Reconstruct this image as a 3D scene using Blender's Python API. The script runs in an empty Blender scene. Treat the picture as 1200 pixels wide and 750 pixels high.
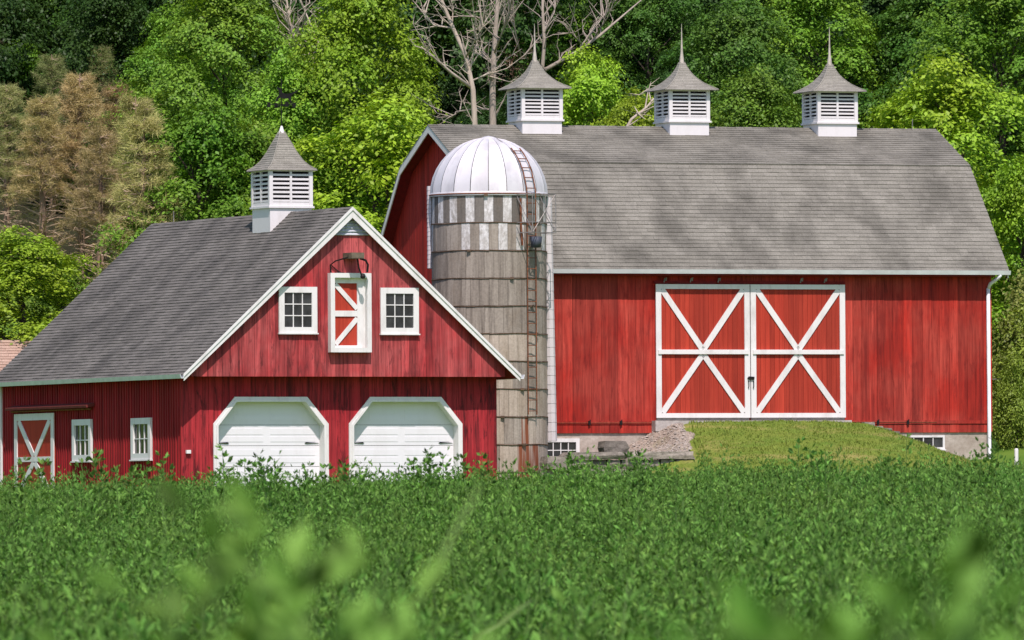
import bpy, math, random
import numpy as np
from mathutils import Vector, Matrix, Euler

random.seed(7)
R = math.radians
scn = bpy.context.scene
COL = scn.collection

# ------------------------------------------------------------------ camera, sky, sun, exposure
cam_d = bpy.data.cameras.new('camera')
cam = bpy.data.objects.new('camera', cam_d)
COL.objects.link(cam)
scn.camera = cam
cam.location = (0, 0, 1.2)
cam.rotation_mode = 'QUATERNION'
cam.rotation_quaternion = (Euler((R(90) + 250 / 11000, 0, 0)).to_quaternion()
                           @ Euler((0, 0, -0.006)).to_quaternion())
cam_d.sensor_width = 36
cam_d.lens = 330
cam_d.clip_start = 0.5
cam_d.clip_end = 3000
cam_d.dof.use_dof = True
cam_d.dof.focus_distance = 215
cam_d.dof.aperture_fstop = 27

SUN_EL, SUN_AZ = R(55), R(6)          # towards the sun: (sin az, -cos az)
world = bpy.data.worlds.new('World')
scn.world = world
world.use_nodes = True
wn = world.node_tree.nodes
sky = wn.new('ShaderNodeTexSky')
sky.sky_type = 'NISHITA'
sky.sun_disc = False
sky.ozone_density = 3.0
sky.sun_elevation = SUN_EL
sky.sun_rotation = math.pi - SUN_AZ
wn['Background'].inputs['Strength'].default_value = 0.14
world.node_tree.links.new(sky.outputs[0], wn['Background'].inputs['Color'])
sd = bpy.data.lights.new('sun', 'SUN')
sd.energy = 4.5
sd.angle = R(0.53)
sd.color = (1.0, 0.905, 0.86)
sun = bpy.data.objects.new('sun', sd)
COL.objects.link(sun)
sv = Vector((math.sin(SUN_AZ) * math.cos(SUN_EL), -math.cos(SUN_AZ) * math.cos(SUN_EL), math.sin(SUN_EL)))
sun.rotation_euler = sv.to_track_quat('Z', 'Y').to_euler()
sun.location = (0, 200, 80)

scn.view_settings.view_transform = 'Standard'
scn.view_settings.look = 'None'
scn.view_settings.gamma = 1
scn.view_settings.exposure = 0.05
scn.view_settings.use_white_balance = True
scn.view_settings.white_balance_temperature = 6450
scn.view_settings.white_balance_tint = 16
scn.cycles.max_bounces = 6
scn.cycles.diffuse_bounces = 3
scn.cycles.transmission_bounces = 4
scn.cycles.transparent_max_bounces = 4


# ------------------------------------------------------------------ mesh helpers
class M:
    def __init__(s):
        s.v, s.f = [], []

    def add(s, vs, fs):
        b = len(s.v)
        s.v.extend([tuple(p) for p in vs])
        s.f.extend([tuple(i + b for i in f) for f in fs])
        return s

    def box(s, x0, x1, y0, y1, z0, z1):
        return s.add([(x0, y0, z0), (x1, y0, z0), (x1, y1, z0), (x0, y1, z0),
                      (x0, y0, z1), (x1, y0, z1), (x1, y1, z1), (x0, y1, z1)],
                     [(0, 1, 5, 4), (1, 2, 6, 5), (2, 3, 7, 6), (3, 0, 4, 7), (4, 5, 6, 7), (3, 2, 1, 0)])

    def prism(s, poly, y0, y1, ax='y'):
        """polygon in (x,z) extruded along y; ax='x': polygon in (y,z) extruded along x"""
        n = len(poly)
        if ax == 'y':
            vs = [(a, y0, b) for a, b in poly] + [(a, y1, b) for a, b in poly]
        else:
            vs = [(y0, a, b) for a, b in poly] + [(y1, a, b) for a, b in poly]
        fs = [tuple(range(n)), tuple(range(2 * n - 1, n - 1, -1))]
        fs += [(i, i + n, (i + 1) % n + n, (i + 1) % n) for i in range(n)]
        return s.add(vs, fs)

    def bar(s, p, q, w, y0, y1, ax='y'):
        """straight flat bar from p to q (2-D in the wall plane), width w, depth y0..y1"""
        d = Vector((q[0] - p[0], q[1] - p[1])).normalized()
        n = Vector((-d.y, d.x)) * w / 2
        poly = [(p[0] - n.x, p[1] - n.y), (q[0] - n.x, q[1] - n.y), (q[0] + n.x, q[1] + n.y), (p[0] + n.x, p[1] + n.y)]
        return s.prism(poly, y0, y1, ax)

    def tube(s, pts, rad, n=6, cap=True):
        pts = [Vector(p) for p in pts]
        if not hasattr(rad, '__len__'):
            rad = [rad] * len(pts)
        b = len(s.v)
        up = Vector((0, 0, 1))
        for i, p in enumerate(pts):
            t = (pts[min(i + 1, len(pts) - 1)] - pts[max(i - 1, 0)])
            t = t.normalized() if t.length > 1e-9 else up
            a = t.cross(Vector((0, 1, 0)) if abs(t.y) < .9 else Vector((1, 0, 0))).normalized()
            c = t.cross(a)
            for k in range(n):
                g = 2 * math.pi * k / n
                s.v.append(tuple(p + (a * math.cos(g) + c * math.sin(g)) * rad[i]))
        for i in range(len(pts) - 1):
            for k in range(n):
                s.f.append((b + i * n + k, b + i * n + (k + 1) % n, b + (i + 1) * n + (k + 1) % n, b + (i + 1) * n + k))
        if cap:
            s.f.append(tuple(b + k for k in range(n))[::-1])
            s.f.append(tuple(b + (len(pts) - 1) * n + k for k in range(n)))
        return s

    def lathe(s, prof, n=24, c=(0, 0, 0)):
        b = len(s.v)
        for r, z in prof:
            for k in range(n):
                g = 2 * math.pi * k / n
                s.v.append((c[0] + r * math.cos(g), c[1] + r * math.sin(g), c[2] + z))
        for i in range(len(prof) - 1):
            for k in range(n):
                s.f.append((b + i * n + k, b + i * n + (k + 1) % n, b + (i + 1) * n + (k + 1) % n, b + (i + 1) * n + k))
        return s

    def mesh(s, name, m, smooth=False):
        me = bpy.data.meshes.new(name)
        me.from_pydata(s.v, [], s.f)
        import bmesh
        bm = bmesh.new()
        bm.from_mesh(me)
        bmesh.ops.recalc_face_normals(bm, faces=bm.faces)
        bm.to_mesh(me)
        bm.free()
        if smooth:
            me.polygons.foreach_set('use_smooth', [True] * len(me.polygons))
        if m:
            me.materials.append(m)
        me.update()
        return me

    def build(s, name, m, parent=None, smooth=False, loc=None, kind=None):
        o = bpy.data.objects.new(name, s.mesh(name, m, smooth))
        COL.objects.link(o)
        o.parent = parent
        if loc:
            o.location = loc
        if kind:
            o['kind'] = kind
        return o


def link(name, me, parent=None, loc=(0, 0, 0), rot=(0, 0, 0), sc=None):
    o = bpy.data.objects.new(name, me)
    COL.objects.link(o)
    o.parent = parent
    o.location = loc
    o.rotation_euler = rot
    if sc:
        o.scale = sc
    return o


def tag(o, label=None, cat=None, group=None, kind=None):
    if label: o['label'] = label
    if cat: o['category'] = cat
    if group: o['group'] = group
    if kind: o['kind'] = kind
    return o


def thing(name, loc, rz, label, cat, group=None):
    o = bpy.data.objects.new(name, None)
    COL.objects.link(o)
    o.location = loc
    o.rotation_euler = (0, 0, rz)
    o.empty_display_size = .3
    return tag(o, label, cat, group)


def np_mesh(name, verts, faces, m, smooth=False):
    """faces: (n,4) or (n,3) int array"""
    me = bpy.data.meshes.new(name)
    nv, nf, k = len(verts), len(faces), faces.shape[1]
    me.vertices.add(nv)
    me.vertices.foreach_set('co', verts.astype(np.float32).ravel())
    me.loops.add(nf * k)
    me.polygons.add(nf)
    me.loops.foreach_set('vertex_index', faces.astype(np.int32).ravel())
    me.polygons.foreach_set('loop_start', np.arange(0, nf * k, k, dtype=np.int32))
    me.polygons.foreach_set('loop_total', np.full(nf, k, dtype=np.int32))
    if smooth:
        me.polygons.foreach_set('use_smooth', np.ones(nf, dtype=bool))
    me.update(calc_edges=True)
    me.validate()
    if m:
        me.materials.append(m)
    return me


# ------------------------------------------------------------------ material helpers
class N:
    def __init__(s, name):
        s.m = bpy.data.materials.new(name)
        s.m.use_nodes = True
        s.t = s.m.node_tree
        s.b = s.t.nodes['Principled BSDF']

    def n(s, typ, **kw):
        x = s.t.nodes.new('ShaderNode' + typ)
        for k, v in kw.items():
            setattr(x, k, v)
        return x

    def l(s, a, b):
        s.t.links.new(a, b)

    def pos(s, scale=(1, 1, 1), obj=False):
        if obj:
            src = s.n('TexCoord').outputs['Object']
        else:
            src = s.n('NewGeometry').outputs['Position']
        mp = s.n('Mapping')
        mp.inputs['Scale'].default_value = scale
        s.l(src, mp.inputs['Vector'])
        return mp.outputs[0]

    def noise(s, vec, scale=1, detail=4, rough=.55, dist=0):
        x = s.n('TexNoise')
        x.inputs['Scale'].default_value = scale
        x.inputs['Detail'].default_value = detail
        x.inputs['Roughness'].default_value = rough
        x.inputs['Distortion'].default_value = dist
        s.l(vec, x.inputs['Vector'])
        return x.outputs['Fac']

    def ramp(s, fac, stops):
        x = s.n('ValToRGB')
        e = x.color_ramp.elements
        while len(e) < len(stops):
            e.new(.5)
        for q, (p, c) in zip(e, stops):
            q.position = p
            q.color = (c, c, c, 1) if not hasattr(c, '__len__') else (*c, 1)
        s.l(fac, x.inputs[0])
        return x.outputs['Color']

    def mix(s, fac, a, b, mode='MIX'):
        x = s.n('MixRGB', blend_type=mode)
        for i, v in ((0, fac), (1, a), (2, b)):
            if isinstance(v, (int, float)):
                x.inputs[i].default_value = v if i == 0 else (v, v, v, 1)
            elif isinstance(v, tuple):
                x.inputs[i].default_value = (*v, 1)
            else:
                s.l(v, x.inputs[i])
        return x.outputs[0]

    def bump(s, h, strength=.3, dist=.01):
        x = s.n('Bump')
        x.inputs['Strength'].default_value = strength
        x.inputs['Distance'].default_value = dist
        s.l(h, x.inputs['Height'])
        s.l(x.outputs[0], s.b.inputs['Normal'])

    def rnd(s):
        return s.n('ObjectInfo').outputs['Random']

    def isl(s):
        return s.n('NewGeometry').outputs['Random Per Island']

    def done(s, col, rough=.8, metal=0, spec=.3):
        if isinstance(col, tuple):
            s.b.inputs['Base Color'].default_value = (*col, 1)
        else:
            s.l(col, s.b.inputs['Base Color'])
        if isinstance(rough, (int, float)):
            s.b.inputs['Roughness'].default_value = rough
        else:
            s.l(rough, s.b.inputs['Roughness'])
        s.b.inputs['Metallic'].default_value = metal
        s.b.inputs['Specular IOR Level'].default_value = spec
        return s.m


def red_wood(name, base, dark, faded, wear=.5, fade=.4, rnd='obj', knots=.3, flake=.3):
    """old painted boards: grain streaks, darker weathered runs and faded patches"""
    k = N(name)
    grain = k.noise(k.pos((16, 16, .7)), 1, 6, .65)
    runs = k.noise(k.pos((5, 5, .38)), 1, 5, .7, .4)
    big = k.noise(k.pos((.5, .5, .45)), 1, 4, .6)
    blot = k.noise(k.pos((3.2, 3.2, 1.3)), 1, 5, .62, .8)
    c = k.mix(k.ramp(big, [(.42, 0), (.58, fade)]), base, faded)
    c = k.mix(k.ramp(runs, [(.5, 0), (.72, wear)]), c, dark)
    c = k.mix(k.ramp(blot, [(.6, 0), (.78, knots)]), c, dark)
    c = k.mix(k.ramp(grain, [(.35, .55), (.6, 0)]), c, dark)
    fl = k.noise(k.pos((7, 7, 1.0)), 1, 9, .75, .8)
    c = k.mix(k.ramp(fl, [(.53, 0), (.61, flake)]), c, dark)
    r = k.rnd() if rnd == 'obj' else k.isl()
    c = k.mix(1, c, k.ramp(r, [(0, .72), (.5, 1.0), (1, 1.16)]), 'MULTIPLY')
    k.bump(grain, .35, .01)
    return k.done(c, .72, spec=.25)


def paint(name, col, dirt=(.45, .42, .38), amt=.35, rough=.55):
    k = N(name)
    d = k.noise(k.pos((3, 3, .8)), 1, 6, .65)
    f = k.noise(k.pos((14, 14, 6)), 1, 4, .6)
    c = k.mix(k.ramp(d, [(.5, 0), (.78, amt)]), col, dirt)
    c = k.mix(k.ramp(f, [(.55, 0), (.8, amt * .5)]), c, dirt)
    k.bump(f, .15, .004)
    return k.done(c, rough)


def flat(name, col, rough=.7, metal=0, var=.25, scale=8):
    k = N(name)
    f = k.noise(k.pos((scale,) * 3), 1, 4, .6)
    c = k.mix(1, col, k.ramp(f, [(.3, 1 - var), (.7, 1 + var)]), 'MULTIPLY')
    return k.done(c, rough, metal)


def shingle_mat(name, a, b, moss, streak):
    k = N(name)
    big = k.noise(k.pos((.9, .9, .25)), 1, 5, .6)
    fine = k.noise(k.pos((30, 30, 30)), 1, 3, .7)
    sp = k.noise(k.pos((5, 5, 9)), 1, 5, .75)
    c = k.mix(k.isl(), a, b)
    c = k.mix(k.ramp(big, [(.42, 0), (.68, streak)]), c, moss)
    c = k.mix(1, c, k.ramp(fine, [(.3, .7), (.7, 1.25)]), 'MULTIPLY')
    c = k.mix(k.ramp(sp, [(.66, 0), (.74, .5)]), c, (.42, .40, .36))
    k.bump(fine, .4, .006)
    return k.done(c, .9, spec=.2)


RED_GABLE = red_wood('gable_red_boards', (.46, .042, .044), (.08, .012, .014), (.54, .11, .105), .85, .9, knots=.75, flake=.6)
RED_LOWER = red_wood('garage_lower_red_boards', (.40, .018, .026), (.06, .006, .008), (.48, .04, .045), .9, .6, knots=.7, flake=.8)
RED_SIDE = red_wood('garage_side_red_boards', (.36, .018, .022), (.12, .006, .009), (.40, .03, .03), .4, .4, rnd='isl')
RED_BARN = red_wood('barn_red_boards', (.45, .026, .014), (.15, .008, .006), (.50, .065, .042), .75, .95, knots=.7, flake=.5)
RED_BARN_END = red_wood('barn_end_red_boards', (.42, .022, .015), (.17, .008, .007), (.47, .04, .03), .4, .4, rnd='isl')
RED_DOOR = red_wood('barn_door_red_planks', (.44, .044, .021), (.25, .019, .011), (.48, .06, .032), .25, .4, rnd='isl', knots=.2, flake=.12)
WHITE = paint('white_trim_paint', (.76, .745, .715), (.36, .32, .28), amt=.5)
WHITE_CLEAN = paint('white_door_paint', (.76, .75, .76), amt=.2)
CUPOLA_WHITE = paint('white_cupola_paint', (.74, .715, .70), amt=.3)
GUTTER = flat('white_gutter_metal', (.68, .70, .70), .4, .0, .12, 3)
DARK = flat('dark_interior', (.012, .010, .010), .9)
SHADOW_RED = flat('shaded_red_boards', (.20, .012, .012), .8)  # darker copy of the red: shade put into undersides and backing
IRON = flat('black_iron', (.02, .018, .017), .55, .6)
RUSTY = flat('rusty_iron', (.20, .075, .035), .8, .2, .5, 14)
GALV_BAR = flat('grey_galvanised_bar', (.30, .28, .26), .55, .5, .4, 10)
SH_GARAGE = shingle_mat('garage_shingles', (.148, .139, .121), (.19, .178, .157), (.07, .067, .06), .75)
SH_BARN = shingle_mat('barn_shingles', (.205, .195, .160), (.25, .238, .198), (.105, .10, .082), .8)
SH_CUP = shingle_mat('cupola_shingles', (.24, .228, .19), (.32, .305, .255), (.14, .133, .11), .4)


def glass_mat():
    k = N('dark_window_glass')
    f = k.noise(k.pos((4, 4, 3)), 1, 3)
    c = k.mix(k.rnd(), k.ramp(f, [(.35, (.006, .007, .009)), (.7, (.022, .026, .03))]), k.ramp(f, [(.35, (.012, .014, .016)), (.65, (.05, .054, .056))]))  # lighter panes: reflections put into the base colour, varied per pane
    return k.done(c, .08, spec=.5)


GLASS = glass_mat()


def stave_mat(name, a, b, stain, amt, white=0):
    k = N(name)
    runs = k.noise(k.pos((7, 7, .45)), 1, 6, .7)
    fine = k.noise(k.pos((18, 18, 18)), 1, 4, .7)
    c = k.mix(k.rnd(), a, b)
    c = k.mix(k.ramp(runs, [(.45, 0), (.7, amt)]), c, stain)
    if white:
        peel = k.noise(k.pos((9, 9, 4)), 1, 6, .75)
        c = k.mix(k.ramp(peel, [(.40, 0), (.60, white)]), c, (.74, .73, .70))
    mot = k.noise(k.pos((1.6, 1.6, .9)), 1, 6, .7)
    c = k.mix(k.ramp(mot, [(.5, 0), (.72, .45)]), c, (.20, .145, .09))
    c = k.mix(1, c, k.ramp(fine, [(.3, .8), (.7, 1.15)]), 'MULTIPLY')
    k.bump(fine, .35, .008)
    return k.done(c, .9, spec=.2)


STAVE = stave_mat('concrete_stave', (.42, .355, .275), (.50, .43, .345), (.20, .16, .115), .7)
STAVE_GREY = stave_mat('weathered_stave', (.29, .252, .205), (.38, .335, .275), (.12, .10, .08), .85)
STAVE_TOP = stave_mat('dark_unpainted_stave', (.15, .135, .115), (.22, .20, .17), (.08, .07, .06), .6)
STAVE_WHITE = stave_mat('peeling_white_stave', (.40, .38, .34), (.50, .48, .44), (.24, .22, .195), .4, 1.0)


def rust_stave():
    k = N('rust_streaked_stave')
    runs = k.noise(k.pos((7, 7, .45)), 1, 6, .7)
    rust = k.noise(k.pos((11, 11, .4)), 1, 5, .6)
    c = k.mix(k.ramp(runs, [(.45, 0), (.7, .6)]), (.45, .39, .32), (.18, .15, .12))
    c = k.mix(k.ramp(rust, [(.38, 0), (.5, .95)]), c, (.22, .06, .022))
    return k.done(c, .9, spec=.2)


STAVE_RUST = rust_stave()


def dome_mat():
    k = N('galvanised_dome_sheet')
    a = k.noise(k.pos((2.2, 2.2, .8)), 1, 5, .6)
    b = k.noise(k.pos((12, 12, 12)), 1, 3, .6)
    c = k.mix(k.rnd(), (.66, .65, .65), (.74, .72, .72))
    c = k.mix(k.ramp(a, [(.48, 0), (.7, .6)]), c, (.46, .44, .45))
    r = k.ramp(b, [(.3, .5), (.7, .65)])
    return k.done(c, r, .22, .4)


DOME = dome_mat()


def leaf_mat(name, trans=.35, var=.35, rough=.5, tint=True, col=(.08, .15, .02), spec=.25):
    k = N(name)
    t = k.t
    oi = k.n('ObjectInfo')
    base = oi.outputs['Color'] if tint else None
    isl = k.isl()
    c = k.mix(1, base if tint else col, k.ramp(isl, [(0, 1 - var), (.5, 1.0), (1, 1 + var)]), 'MULTIPLY')
    hue = k.n('HueSaturation')
    big = k.noise(k.pos((.45, .45, .45)), 1, 3)
    k.l(k.ramp(big, [(.3, .485), (.7, .515)]), hue.inputs['Hue'])
    c = k.mix(1, c, k.ramp(oi.outputs['Random'], [(0, .8), (1, 1.2)]), 'MULTIPLY')
    k.l(c, hue.inputs['Color'])
    c = hue.outputs[0]
    k.done(c, rough, spec=spec)
    tr = k.n('BsdfTranslucent')
    k.l(k.mix(1, c, (1.25, 1.2, .55), 'MULTIPLY'), tr.inputs['Color'])
    mx = k.n('MixShader')
    mx.inputs[0].default_value = trans
    k.l(k.b.outputs[0], mx.inputs[1])
    k.l(tr.outputs[0], mx.inputs[2])
    k.l(mx.outputs[0], t.nodes['Material Output'].inputs['Surface'])
    return k.m


LEAF = leaf_mat('tree_leaves', .27)
NEEDLE = leaf_mat('pine_needles', .15, .4, .7)
CROP_LEAF = leaf_mat('alfalfa_leaves', .28, .65, .6, tint=False, col=(.13, .265, .048), spec=.12)
STALK = flat('green_stalk', (.09, .17, .035), .6)
GRASS_BLADE = leaf_mat('grass_blade', .3, .25, .5, tint=False, col=(.13, .22, .05))


def bark(name, a, b):
    k = N(name)
    f = k.noise(k.pos((9, 9, 1.6)), 1, 6, .7)
    c = k.ramp(f, [(.3, a), (.7, b)])
    k.bump(f, .6, .03)
    return k.done(c, .95, spec=.1)


BARK = bark('brown_bark', (.045, .035, .027), (.12, .095, .075))
BARK_PALE = bark('pale_bare_bark', (.36, .30, .225), (.58, .50, .40))
BARK_GREY = bark('grey_bare_bark', (.27, .225, .175), (.46, .395, .32))
BARK_PINE = bark('pine_bark', (.18, .12, .085), (.34, .24, .17))
TWIG_PINE = bark('dead_pine_twigs', (.30, .22, .15), (.50, .39, .27))


# ------------------------------------------------------------------ ground
GZ = [(-40, .40), (0, .45), (10, .42), (30, .30), (50, .54), (75, .94), (95, 1.15), (130, 1.45), (200, 2.0), (241, 2.27),
      (253, 2.3), (262, 3.2), (280, 7.8), (300, 13), (340, 25), (420, 46), (640, 75)]


def gz(x, y):
    z = np.interp(y, [a for a, _ in GZ], [b for _, b in GZ])
    s = np.clip((np.asarray(x) - 9) / 5, 0, 1)
    t = np.clip((np.asarray(y) - 238) / 14, 0, 1) * np.clip((275 - np.asarray(y)) / 12, 0, 1)
    y = np.asarray(y)
    tilt = .022 * np.clip(np.asarray(x), -5, 1.5) * np.clip((y - 35) / 25, 0, 1) * np.clip((130 - y) / 25, 0, 1)
    return z + tilt + .55 * s * s * (3 - 2 * s) * t


def ground():
    ys = np.concatenate([np.arange(-40, 120, 2.), np.arange(120, 236, 6.), np.arange(236, 300, 2.), np.arange(300, 420, 8.), np.arange(420, 641, 25.)])
    xs = np.concatenate([np.arange(-300, -60, 24.), np.arange(-60, 60, 2.), np.arange(60, 301, 24.)])
    X, Y = np.meshgrid(xs, ys)
    Z = gz(X, Y) + .05 * np.sin(X * .7 + 1.3 * np.sin(Y * .3)) * np.sin(Y * .45)
    v = np.stack([X, Y, Z], -1).reshape(-1, 3)
    nx, ny = len(xs), len(ys)
    i = (np.arange(ny - 1)[:, None] * nx + np.arange(nx - 1)[None]).ravel()
    f = np.stack([i, i + 1, i + nx + 1, i + nx], -1)
    k = N('ground_turf')
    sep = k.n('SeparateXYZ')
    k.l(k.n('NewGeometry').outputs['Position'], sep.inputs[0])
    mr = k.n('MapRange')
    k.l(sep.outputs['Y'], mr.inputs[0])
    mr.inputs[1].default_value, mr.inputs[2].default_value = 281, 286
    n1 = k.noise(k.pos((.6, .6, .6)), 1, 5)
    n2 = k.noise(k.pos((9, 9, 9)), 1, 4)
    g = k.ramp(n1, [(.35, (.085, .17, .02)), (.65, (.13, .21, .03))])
    d = k.ramp(n2, [(.35, (.018, .016, .010)), (.65, (.04, .045, .018))])  # forest floor kept dark: shade of the wood put into its colour
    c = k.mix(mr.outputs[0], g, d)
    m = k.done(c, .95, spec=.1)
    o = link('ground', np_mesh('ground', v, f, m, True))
    tag(o, kind='structure')


ground()

# ------------------------------------------------------------------ shared builders
GO, GA = (-8.5216, 241.5, 2.305), R(24.5)
BO, BA = (-.2937, 252.6, 3.9117), R(19.5)
garage = thing('garage', GO, GA, 'weathered red wooden garage with two white doors under a grey gable roof', 'garage')
barn = thing('barn', BO, BA, 'large red gambrel barn with white cross-braced double doors', 'barn')


def shingles(name, o, u, v, lu, lv, expo, tabw, m, parent, seed=0, thick=.022):
    """courses of lapped shingles on a slope: o eave corner, u along the eave, v up the slope"""
    rg = random.Random(seed)
    o, u, v = Vector(o), Vector(u).normalized(), Vector(v).normalized()
    n = u.cross(v)
    if n.z < 0: n = -n
    V, F = [], []
    nc = int(math.ceil(lv / expo))
    for i in range(nc):
        s0 = i * expo - .02
        s1 = min((i + 1) * expo + .03, lv)
        x = -rg.random() * tabw
        wob = rg.uniform(-.004, .004)
        while x < lu:
            w = tabw * rg.choice((.8, 1, 1, 1.2))
            a, b = max(x, -.02), min(x + w - .003, lu + .02)
            x += w
            if b - a < .03: continue
            t = thick * rg.uniform(1.1, 1.5)
            sb = s0 + wob + rg.uniform(-.003, .003)
            base = len(V)
            for (q, s, h) in ((a, sb, 0), (b, sb, 0), (b, sb, t), (a, sb, t), (b, s1, .004), (a, s1, .004)):
                V.append(tuple(o + u * q + v * s + n * h))
            F += [(base, base + 1, base + 2, base + 3), (base + 3, base + 2, base + 4, base + 5),
                  (base, base + 3, base + 5), (base + 1, base + 4, base + 2)]
    mm = M()
    mm.v, mm.f = V, F
    return mm.build(name, m, parent, kind='stuff')


def boards(parent, m, x0, x1, w, zb, zt, y, breaks=(), holes=(), th=.024, seed=1, name='board', gap=.007):
    """vertical boards one by one: zb(x), zt(x) bottom and top edge; holes: (xa, xb, low(x), high(x)) openings"""
    rg = random.Random(seed)
    x = x0
    while x < x1 - .02:
        ww = w * rg.uniform(.82, 1.2)
        e = min(x + ww, x1)
        if x1 - e < w * .4: e = x1
        edges = [x] + sorted(h for hs in holes for h in hs[:2] if x + .02 < h < e - .02) + [e]
        for a, b in zip(edges[:-1], edges[1:]):
            mid = (a + b) / 2
            spans = [(zb, zt)]
            for (ha, hb, lo, hi) in holes:
                if ha - 1e-6 <= mid <= hb + 1e-6:
                    spans = [(zb, lo), (hi, zt)]
            for lo, hi in spans:
                aa, bb = a + gap / 2, b - gap / 2
                xs = [aa] + [q for q in breaks if aa < q < bb] + [bb]
                if max(hi(q) - lo(q) for q in xs) < .04: continue
                bot = [(q, lo(q)) for q in xs]
                top = [(q, max(hi(q), lo(q) + .004)) for q in reversed(xs)]
                dy = rg.uniform(-.005, .005)
                jz = 0 
                M().prism(bot + top, y + dy - th, y + dy).build(name, m, parent)
        x = e


def window(parent, x0, x1, z0, z1, y, cols, rows, ax='y', fr=.11, sgn=-1, pro=.06, sill=True):
    """frame with sill, muntins and panes; y is the wall face, sgn the outward direction along the wall's normal axis"""
    ya, yb = y, y + sgn * pro
    f = M()
    f.prism([(x0, z0), (x0 + fr, z0 + fr), (x0 + fr, z1 - fr), (x0, z1)], ya, yb, ax)
    f.prism([(x1, z0), (x1, z1), (x1 - fr, z1 - fr), (x1 - fr, z0 + fr)], ya, yb, ax)
    f.prism([(x0, z1), (x0 + fr, z1 - fr), (x1 - fr, z1 - fr), (x1, z1)], ya, yb, ax)
    f.prism([(x0, z0), (x1, z0), (x1 - fr, z0 + fr), (x0 + fr, z0 + fr)], ya, yb, ax)
    w = f.build('window', WHITE, parent)
    if sill:
        s = M()
        s.prism([(x0 - .02, z0 - .035), (x1 + .02, z0 - .035), (x1 + .02, z0 - .002), (x0 - .02, z0 - .002)], ya, y + sgn * (pro + .035), ax)
        s.build('sill', WHITE, w)
    ix0, ix1, iz0, iz1 = x0 + fr, x1 - fr, z0 + fr, z1 - fr
    mw = .025
    pw, ph = (ix1 - ix0) / cols, (iz1 - iz0) / rows
    for i in range(cols):
        for j in range(rows):
            p = M()
            tilt = random.uniform(-.004, .004)
            p.prism([(ix0 + i * pw, iz0 + j * ph), (ix0 + (i + 1) * pw, iz0 + j * ph), (ix0 + (i + 1) * pw, iz0 + (j + 1) * ph), (ix0 + i * pw, iz0 + (j + 1) * ph)],
                    y + sgn * .002, y + sgn * (.012 + tilt), ax)
            p.build('pane', GLASS, w)
    for i in range(1, cols):
        M().prism([(ix0 + i * pw - mw / 2, iz0), (ix0 + i * pw + mw / 2, iz0), (ix0 + i * pw + mw / 2, iz1), (ix0 + i * pw - mw / 2, iz1)],
                  y, y + sgn * .035, ax).build('muntin', WHITE, w)
    for j in range(1, rows):
        M().prism([(ix0, iz0 + j * ph - mw / 2), (ix1, iz0 + j * ph - mw / 2), (ix1, iz0 + j * ph + mw / 2), (ix0, iz0 + j * ph + mw / 2)],
                  y, y + sgn * .033, ax).build('muntin', WHITE, w)
    return w


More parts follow.
